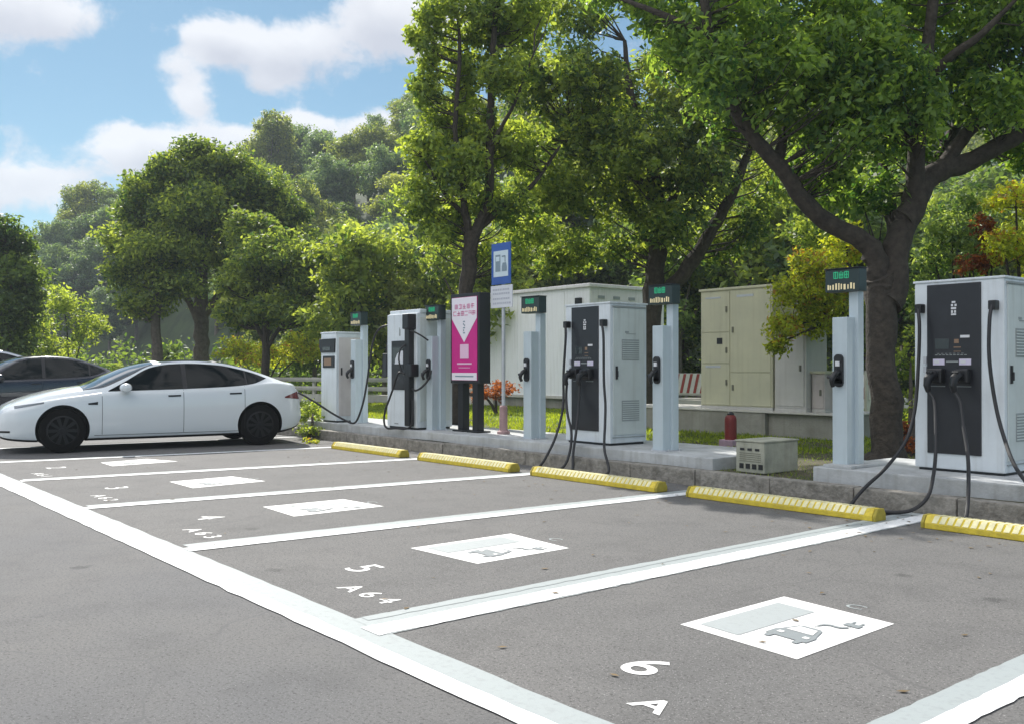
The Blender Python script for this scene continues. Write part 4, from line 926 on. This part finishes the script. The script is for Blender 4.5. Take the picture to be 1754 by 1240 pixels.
ells = [E(800, 110, 17.8, .55, .6, 46), E(780, 240, 17.8, .6, .5, 44), E(830, 430, 17.9, .5, .22, 20), E(870, 60, 18.2, .7, .5, 40), E(735, 70, 17.2, .34, .50, 30), E(730, 150, 17.3, .30, .40, 22), E(760, 20, 17, .5, .35, 28), E(725, 260, 17.2, .42, .36, 30), E(715, 340, 17.3, .34, .42, 30), E(745, 400, 17.3, .36, .22, 20), E(830, 40, 17.4, .55, .45, 45), E(870, 130, 17.0, .45, .4, 35), E(790, 290, 17.0, .45, .5, 42),
        E(850, 240, 17.7, .55, .5, 55), E(860, 350, 17.9, .7, .4, 48), E(900, 260, 18.2, .6, .5, 45), E(780, 370, 17.7, .45, .3, 26), E(800, 180, 17.5, .3, .3, 12), E(900, 20, 17.6, .6, .4, 36), E(830, -60, 17.5, 1.0, .5, 50), E(920, 400, 18.2, .5, .3, 24), E(880, 440, 18.3, .5, .2, 16), E(760, 200, 17.6, .35, .35, 16)]
tree('slender_tree', 'slender leaning tree with sunlit yellow-green crown, behind the pink poster board', 'tree', b0, limbs, ells, 21, 'L_bright', 'bark', per=40, leaf=.12, dens=1.15, rc=(.15, .29), twig=.010, tb=.55)
# ---- two-trunk tree in front of the container
b0 = gp(1112, 21.5, .12)
limbs = [([b0, P(1113, 600, 21.5), P(1120, 480, 21.5), P(1128, 390, 21.4), P(1120, 300, 21.3), P(1085, 190, 21.2), P(1070, 70, 21)], [.30, .24, .22, .19, .14, .10, .04]),
         ([P(1128, 390, 21.4), P(1160, 320, 21.4), P(1180, 220, 21.3), P(1170, 90, 21.2)], [.12, .09, .07, .03]), ([P(1118, 330, 21.4), P(1060, 280, 21.2), P(990, 220, 21)], [.10, .07, .03]),
         ([P(1120, 520, 21.6), P(1170, 470, 21.2), P(1215, 400, 21), P(1255, 330, 20.6), P(1290, 240, 20.4)], [.17, .18, .15, .12, .06])]
ells = [E(930, 320, 20.2, .7, .7, 46), E(1000, 130, 20, .8, .6, 44), E(1090, 250, 20, .9, .7, 60), E(1150, 380, 20.6, .8, .4, 36), E(1230, 130, 20.4, .8, .7, 44), E(900, 140, 21, .7, .7, 40), E(960, 450, 22, .7, .35, 30), E(1220, 420, 22.4, .8, .4, 34), E(1330, 300, 21.5, .9, .7, 44), E(1400, 400, 22, .8, .4, 30), E(960, 120, 21, .9, .7, 50), E(1020, 230, 20.6, 1.0, .8, 80), E(980, 330, 21, .9, .6, 60), E(1080, 330, 21.5, .9, .8, 70), E(1160, 200, 21.2, 1.0, .9, 75), E(1140, 110, 22, .8, .5, 34), E(1200, 300, 20.4, .8, .6, 50), E(1010, 420, 21.4, .9, .4, 40), E(1250, 220, 20.5, .7, .7, 42),
        E(1050, 150, 22, .8, .5, 30), E(1180, 60, 21.5, .9, .5, 34), E(980, 20, 21.5, 1.0, .7, 50), E(1110, 420, 22.3, .6, .4, 24), E(940, 230, 21.6, .6, .7, 40), E(1280, 380, 21.5, .7, .5, 36), E(1000, -60, 21.5, 1.4, .7, 50), E(1200, -40, 21.5, 1.4, .6, 40)]
tree('forked_tree', 'dense forked tree whose two trunks rise at the right end of the white container', 'tree', b0, limbs, ells, 31, 'L_mid', 'bark', per=40, leaf=.14, dens=1.25, rc=(.19, .36), twig=.012, tb=.42)
# ---- the left group of rounded trees beyond the cars
def round_tree(name, label, ub, D, top, ells, seed, lm, trunk_r, leaf=.20, per=36, limbs_extra=(), bark='bark2', rc=(.34, .6), dens=2.5, tb=.45, lean=0):
    b0 = gp(ub, D, 0.0)
    limbs = [([b0, P(ub, 600, D), P(ub + lean, 520, D), P(ub + lean * 1.5, top + 120, D), P(ub + lean * 1.5, top + 30, D)], [trunk_r * 1.2, trunk_r, trunk_r * .9, trunk_r * .55, trunk_r * .15])] + list(limbs_extra)
    return tree(name, label, 'tree', b0, limbs, ells, seed, lm, bark, per=per, leaf=leaf, dens=dens, rc=rc, twig=.016, tb=tb)
D = 38
round_tree('round_tree', 'large domed dark green tree rising behind the roof of the white car', 345, D, 235,
    [E(345, 290, D, 1.4, .95, 45), E(270, 330, D, 1.3, .9, 42), E(410, 330, D, 1.3, .9, 42), E(345, 360, D - 1, 1.8, .9, 60), E(470, 380, D, 1.0, .9, 32), E(240, 370, D, .9, .8, 26), E(300, 440, D, 1.6, .8, 42), E(420, 440, D, 1.7, .9, 55), E(490, 460, D, 1.0, .8, 30), E(340, 255, D, .7, .4, 12), E(400, 280, D, .9, .5, 18), E(500, 360, D, .6, .6, 16), E(450, 320, D, .9, .7, 26), E(385, 285, D, .9, .6, 24), E(530, 430, D, .6, .8, 20), E(520, 500, D, .9, .7, 22), E(215, 410, D, .6, .7, 14), E(290, 290, D, .8, .6, 20), E(350, 390, D + 1.5, 2.2, 1.2, 50)],
    41, 'L_mid', .30, limbs_extra=[([P(350, 540, D), P(400, 470, D), P(440, 400, D)], [.16, .11, .04]), ([P(345, 560, D), P(300, 470, D), P(270, 390, D)], [.16, .11, .04])], tb=.34)
round_tree('round_tree', 'lighter green tree with thin grey trunk left of the large domed tree', 268, 36, 380,
    [E(300, 400, 36.8, .9, .6, 20), E(262, 430, 36, 1.3, .7, 34), E(225, 470, 36, .9, .6, 20), E(300, 490, 36, 1.1, .6, 24), E(205, 410, 36.5, .7, .5, 14), E(250, 520, 36, 1.0, .5, 18), E(320, 430, 36, .8, .6, 16)], 42, 'L_mid', .20, tb=.5)
round_tree('round_tree', 'smaller dark tree with a forked trunk behind the tail of the white car', 455, 33, 400,
    [E(430, 400, 34, 1.0, .7, 26), E(470, 440, 33, 1.4, .8, 44), E(520, 480, 33, .85, .8, 28), E(420, 480, 33, 1.0, .6, 26), E(480, 530, 33, 1.5, .5, 36), E(530, 540, 33, .5, .4, 12), E(400, 540, 33.5, .8, .35, 14)], 43, 'L_mid', .13, bark='bark',
    limbs_extra=[([P(455, 590, 33), P(436, 550, 33), P(425, 510, 33)], [.09, .06, .02]), ([P(456, 600, 33), P(480, 560, 33), P(500, 520, 33)], [.08, .06, .02])], tb=.45)
D = 34
round_tree('round_tree', 'dark rounded tree cut by the left edge above the silver car', 12, D, 365,
    [E(0, 410, D, 1.0, .8, 34), E(30, 470, D, 1.0, .9, 38), E(10, 540, D, 1.2, .7, 34), E(-60, 420, D, 1.2, .9, 34), E(55, 520, D, .5, .5, 12), E(-70, 520, D, 1.3, 1, 34), E(20, 590, D, .9, .4, 16)], 44, 'L_dark', .26, tb=.42)
# ---- sunlit shrubs
def shrub(name, label, cat, u, D, ells, seed, lm, via=None, leaf=.12, per=34, rc=(.2, .36), dens=1.0, z=.12, tb=.55, h=1.0, base=None):
    b0 = base or gp(u, D, z); rr = random.Random(seed)
    limbs = [([b0, via, e[0]], [.05, .035, .012]) for e in ells] if via else [([b0, (b0[0] + (e[0][0] - b0[0]) * .4, b0[1] + (e[0][1] - b0[1]) * .4, b0[2] + (e[0][2] - b0[2]) * .6), e[0]], [.045, .03, .012]) for e in ells]
    return tree(name, label, cat, b0, limbs, ells, seed, lm, 'bark', per=per, leaf=leaf, dens=dens, rc=rc, twig=.006, tb=tb, n=7)
shrub('yellow_shrub', 'yellow-green shrub leaning over the right side of the cream cabinet', 'shrub', 1462, 15.6,
      [E(1400, 455, 15.6, .42, .26, 26), E(1360, 500, 15.5, .34, .26, 24), E(1400, 540, 15.6, .42, .34, 30), E(1345, 560, 15.4, .24, .20, 14), E(1328, 590, 15.3, .14, .10, 6), E(1430, 500, 15.8, .4, .5, 30), E(1450, 420, 16, .35, .3, 16)], 51, 'L_yel', leaf=.085, per=46, rc=(.13, .24), dens=1.35, via=P(1458, 560, 15.7))
shrub('yellow_shrub', 'bright yellow-green shrub above the big charger at the right edge', 'shrub', 1750, 15.5,
      [E(1740, 340, 15.5, .4, .35, 26), E(1720, 420, 15.4, .35, .3, 24), E(1770, 430, 15.5, .5, .5, 34), E(1740, 520, 15.5, .6, .4, 26), E(1760, 600, 15.5, .6, .5, 26)], 52, 'L_yel', leaf=.085, per=40, rc=(.12, .22))
shrub('pale_shrub', 'pale grey-green leafy shrub right of the big tree trunk', 'shrub', 1640, 16.5,
      [E(1660, 345, 16.5, .45, .3, 26), E(1630, 400, 16.4, .45, .35, 34), E(1665, 440, 16.3, .45, .3, 26), E(1600, 440, 16.6, .3, .3, 18), E(1610, 520, 16.6, .5, .5, 30), E(1570, 490, 16.8, .3, .4, 16)], 53, 'L_pale', leaf=.10, per=34, rc=(.14, .25))
shrub('red_shrub', 'reddish brown leafy shrub between the pale and yellow shrubs', 'shrub', 1690, 15.9,
      [E(1690, 390, 15.9, .18, .26, 12), E(1665, 455, 15.8, .3, .12, 12), E(1700, 430, 15.9, .2, .2, 10)], 54, 'L_red', leaf=.085, per=30, rc=(.10, .18))
shrub('red_shrub', 'low orange-brown plant at the foot of the big tree by the charger', 'shrub', 1548, 12.9, [E(1548, 738, 12.9, .16, .16, 10), E(1560, 760, 12.6, .12, .08, 6)], 55, 'L_red', leaf=.07, per=28, rc=(.06, .12))
shrub('red_shrub', 'low orange-brown bush behind the pole of the blue sign', 'shrub', 850, 24, [E(848, 668, 24, .55, .26, 18), E(820, 672, 24, .4, .2, 10)], 56, 'L_red', leaf=.10, per=30, rc=(.12, .2), z=.16)
shrub('green_bush', 'dark weed clump beside the left end of the right plinth', 'shrub', 1560, 12.6, [E(1575, 690, 13.4, .35, .35, 18), E(1560, 620, 14.5, .3, .5, 18)], 57, 'L_mid', leaf=.08, per=30, rc=(.10, .18))
shrub('green_bush', 'small green bush between the white car tail and the small charger', 'shrub', 535, 17.4, [E(536, 705, 18.3, .30, .24, 18), E(532, 735, 17.8, .26, .14, 12)], 58, 'L_mid', leaf=.08, per=34, rc=(.10, .18), base=P(534, 755, 17.6), tb=.7)
shrub('green_bush', 'tuft of yellowish weeds at the kerb behind the rear wheel of the white car', 'shrub', 530, 16.9, [E(532, 757, 16.7, .16, .07, 8), E(512, 765, 16.5, .10, .05, 4)], 59, 'L_yel', leaf=.06, per=22, rc=(.05, .09), base=P(530, 766, 16.7))
shrub('yellow_shrub', 'wide sunlit yellow-green shrub under the forked-trunk tree behind the car tail', 'shrub', 450, 36,
      [E(400, 600, 36, .8, .5, 22), E(450, 610, 36, .9, .5, 24), E(500, 595, 36, .9, .55, 26), E(550, 590, 36, .8, .6, 24)], 60, 'L_yel', leaf=.17, per=40, rc=(.26, .45), z=0)
shrub('yellow_shrub', 'sunlit yellow-green small tree between the left-edge tree and grey trunks', 'shrub', 120, 37,
      [E(110, 520, 37, 1.0, .6, 30), E(70, 560, 37, .9, .6, 24), E(150, 560, 37, .8, .6, 22), E(100, 600, 37, .9, .4, 18)], 61, 'L_bright', leaf=.18, per=38, rc=(.3, .5), z=0, tb=.7)
# ---- roadside row of mid-distance trees (each its own crown and trunk)
protos = []
for k, (lm, tb_) in enumerate((('L_hill', .5), ('L_blue', .45), ('L_hill', .7), ('L_dark', .5), ('L_mid', .6))):
    rr = random.Random(70 + k); ells = []
    for i in range(10):
        a = rr.uniform(0, 6.28); q = rr.uniform(.6, 2.2); z = rr.uniform(3.2, 7.2); q *= math.sqrt(max(.1, 1 - ((z - 4.6) / 3.4) ** 2)); ells.append(((q * math.cos(a), q * math.sin(a), z), (1.35, 1.35, .95), 22))
    ells.append(((0, 0, 5.0), (1.9, 1.9, 2.2), 50))
    cs, rs, ts = cluster_points(ells, 80 + k, 1.0, (.40, .75), tb_)
    crown = leaf_mesh('crown', cs, rs, ts, 34, .30, M[lm], 90 + k, flat=.7)
    tb = MB(); tb.tube([(0, 0, -.8), (.1, 0, 2), (.0, .1, 4), (.1, 0, 6.2)], [.26, .2, .14, .04], 8)
    for i in range(5):
        a = i * 1.3; tb.tube([(0, 0, 2.4 + i * .3), (.8 * math.cos(a), .8 * math.sin(a), 3.6 + i * .3), (1.6 * math.cos(a), 1.6 * math.sin(a), 4.8 + i * .3)], [.09, .06, .02], 5)
    protos.append((crown, tb))
tm = []
for crown, tb in protos:
    o = tb.build('trunk', M['bark2'], smooth=True); tm.append(o.data); bpy.data.objects.remove(o)
def far_tree(k, x, y, z, s, rz, name, label, group, sz=1.0):
    r = empty(name, (x, y, z), rz, label=label, cat='tree', group=group); r.scale = (s, s, s * sz)
    for nm, me in (('trunk', tm[k]), ('crown', protos[k][0])):
        o = bpy.data.objects.new(nm, me); col.objects.link(o); o.parent = r
    return r
rr = random.Random(5)
# belt behind the lawn and road, D 27-46
row = []
for D, us, sc, ks in ((30, range(600, 1000, 95), .72, (4, 2)), (33, range(1180, 1900, 90), .95, (3, 4, 3)), (39, range(560, 2000, 85), 1.05, (3, 0, 4)), (46, range(520, 2000, 80), 1.35, (0, 1, 3)), (44, range(-140, 330, 85), .62, (0, 4, 3))):
    for i, u in enumerate(us):
        u2 = u + rr.uniform(-22, 22); d = D + rr.uniform(-1.6, 1.6); g_ = gp(u2, d, .1)
        if D == 30 and u2 > 860: continue
        s = sc * rr.uniform(.8, 1.15)
        if u2 < 760 and D > 30: s *= .50
        if u2 < 230: s *= .8
        zone = 'left of the pink board' if u2 < 770 else ('above the white container' if u2 < 1150 else ('between the container and the big tree' if u2 < 1480 else 'right of the big tree'))
        far_tree(ks[i % len(ks)], g_[0], g_[1], -.1, s, rr.uniform(0, 6.28), 'roadside_tree', 'shady tree beyond the lawn, ' + zone if u2 > 400 else 'low tree of the belt beyond the parked cars at the left', 'trees beyond the lawn ' + zone if u2 > 400 else 'low trees beyond the parked cars')
# hillside wood
v = 54.0; n_h = 0
while v < 150:
    step = 4.7 + (v - 54) * .026; w = -.64 * v - 4
    while w < .64 * v + 4:
        if rr.random() < .93:
            vv = v + rr.uniform(-2, 2); ww = w + rr.uniform(-2, 2); p = vw(vv, ww); z = hill_h(vv, ww); u = 877 + ww / vv * FPX
            s = rr.uniform(.66, 1.12) * (1 + (v - 54) * .0015) * (1.12 if u < 440 else 1)
            if 185 < u < 230 or 380 < u < 420: s *= .8
            zone = ('above the dark car' if u < 215 else 'behind the large domed tree' if u < 430 else 'left of the slender tree' if u < 700 else 'behind the near trees' if u < 1300 else 'at the far right')
            tier = 'lower slope' if v < 80 else ('middle slope' if v < 110 else 'ridge')
            if not (u > 760 and v > 100) and not (u < 440 and z < 1.5): 
                far_tree(1 if u < 240 and rr.random() < .8 else rr.choice((0, 0, 1, 1, 2, 3)) if v < 90 else rr.choice((0, 1, 1, 3)), p[0], p[1], z - .4, s, rr.uniform(0, 6.28), 'hillside_tree', 'rounded hill tree on the ' + tier + ', ' + zone, 'hillside trees, ' + tier + ' ' + zone, rr.uniform(.85, 1.2)); n_h += 1  # mostly bluish crowns at the left, haze tint put into the leaves
        w += step * rr.uniform(.85, 1.15)
    v += step * .95
print('hill trees', n_h)
# undergrowth that closes the view under the belt
cs = []; rs = []; ts = []
for i in range(1500):
    u = rr.uniform(-100, 1850); d = rr.uniform(40, 52); g_ = gp(u, d, 0); cs.append((g_[0], g_[1], rr.uniform(.0, 2.4) * rr.random() + .2)); rs.append(rr.uniform(.5, .9)); ts.append(rr.uniform(.2, .7))
me = leaf_mesh('undergrowth', cs, rs, ts, 26, .28, M['L_dark'], 99); o = bpy.data.objects.new('undergrowth', me); col.objects.link(o); tag(o, 'dark tangled undergrowth beneath the trees beyond the lawn', 'undergrowth', kind='stuff')
# grass: blades on the lawn and thin weeds behind the kerb
rg = np.random.default_rng(12)
def grass(name, label, n, area, hgt, m, seed, z=.165, wide=.012):
    rg = np.random.default_rng(seed); xs = []
    D = rg.uniform(area[2], area[3], n); u = rg.uniform(area[0], area[1], n)
    px = D * (_F[0] + _R[0] * (u - 877) / FPX); py = D * (_F[1] + _R[1] * (u - 877) / FPX)
    k = (py > KY + .2) if area[4] is None else ((py > area[4]) & (py < area[5])); px, py = px[k], py[k]
    inpl = ((px > -17.2) & (px < -6.9) & (py < 10.05)) | ((px > -5.8) & (py < 10.3)) | ((px > -13.45) & (px < -8.4) & (py > 13.45) & (py < 15)) | ((px > -24.3) & (px < -18.9) & (py > 18) & (py < 22.8))
    px, py = px[~inpl], py[~inpl]; n = len(px)
    patchy = np.sin(px * 2.3 + 1) * np.sin(py * 1.9) * .5 + .5
    h = hgt * rg.uniform(.5, 1.3, n) * (.6 + .6 * patchy); a = rg.uniform(0, 6.28, n); w = wide * rg.uniform(.6, 1.4, n)
    lean = rg.normal(size=(n, 2)) * .45 * h[:, None]
    v = np.zeros((n, 3, 3)); b_ = np.stack([px, py, np.full(n, z - .01)], 1)
    dx = np.stack([np.cos(a) * w, np.sin(a) * w, np.zeros(n)], 1); v[:, 0] = b_ - dx; v[:, 1] = b_ + dx; v[:, 2] = b_ + np.stack([lean[:, 0], lean[:, 1], h], 1)
    me = bpy.data.meshes.new(name); me.vertices.add(n * 3); me.vertices.foreach_set('co', v.astype(np.float32).ravel()); me.loops.add(n * 3); me.loops.foreach_set('vertex_index', np.arange(n * 3, dtype=np.int32))
    me.polygons.add(n); me.polygons.foreach_set('loop_start', np.arange(0, n * 3, 3, dtype=np.int32)); me.polygons.foreach_set('loop_total', np.full(n, 3, dtype=np.int32))
    at = me.attributes.new('tint', 'FLOAT', 'POINT'); at.data.foreach_set('value', np.repeat(np.clip(.5 + (patchy - .5) * .5 + rg.normal(size=n) * .2, 0, 1), 3).astype(np.float32))
    me.materials.append(m); me.update(); o = bpy.data.objects.new(name, me); col.objects.link(o); tag(o, label, 'grass', kind='stuff')
grass('grass', 'sunlit short grass of the lawn behind the chargers', 90000, (450, 1800, 13, 32, 10.6, 29), .07, M['L_grass'], 13, wide=.014)
grass('weeds', 'thin weeds and litter on the bare soil behind the kerb', 16000, (480, 1800, 9.5, 18, None, None), .045, M['L_mid'], 14, wide=.006)

rg = np.random.default_rng(77); n = 420
fx = rg.uniform(-17, -1, n); fy = 8.25 - np.abs(rg.normal(size=n)) * 1.1; fy[:90] = rg.uniform(2.6, 8, 90)
q = MB()
for a, b_ in zip(fx, fy):
    L_ = rg.uniform(.012, .032); t_ = rg.uniform(0, 6.28); c_, s_ = math.cos(t_) * L_, math.sin(t_) * L_; zz = .006 + rg.uniform(.001, .008)
    q.add([(a - c_, b_ - s_, .009), (a + s_ * .45, b_ - c_ * .45, zz), (a + c_, b_ + s_, .010), (a - s_ * .45, b_ + c_ * .45, zz)], [(0, 1, 2, 3)])
tag(q.build('leaf_litter', mat('dry_leaf', (.20, .13, .05), .8, c2=(.08, .06, .03), vscale=3)), 'small dry fallen leaves scattered near the kerb', 'leaf litter', kind='stuff')
# ================================================================ AIR
hm = bpy.data.materials.new('air'); hm.use_nodes = True; n_ = hm.node_tree.nodes; n_.clear()
ou = n_.new('ShaderNodeOutputMaterial'); pv = n_.new('ShaderNodeVolumePrincipled'); pv.inputs['Color'].default_value = (.80, .90, 1.0, 1); pv.inputs['Density'].default_value = .00065; pv.inputs['Anisotropy'].default_value = .2
hm.node_tree.links.new(pv.outputs[0], ou.inputs['Volume'])
tag(MB().box(-1000, 700, -600, 1000, -2.2, 80).build('haze', hm), 'thin bluish daylight haze over the whole place', None, kind='stuff')
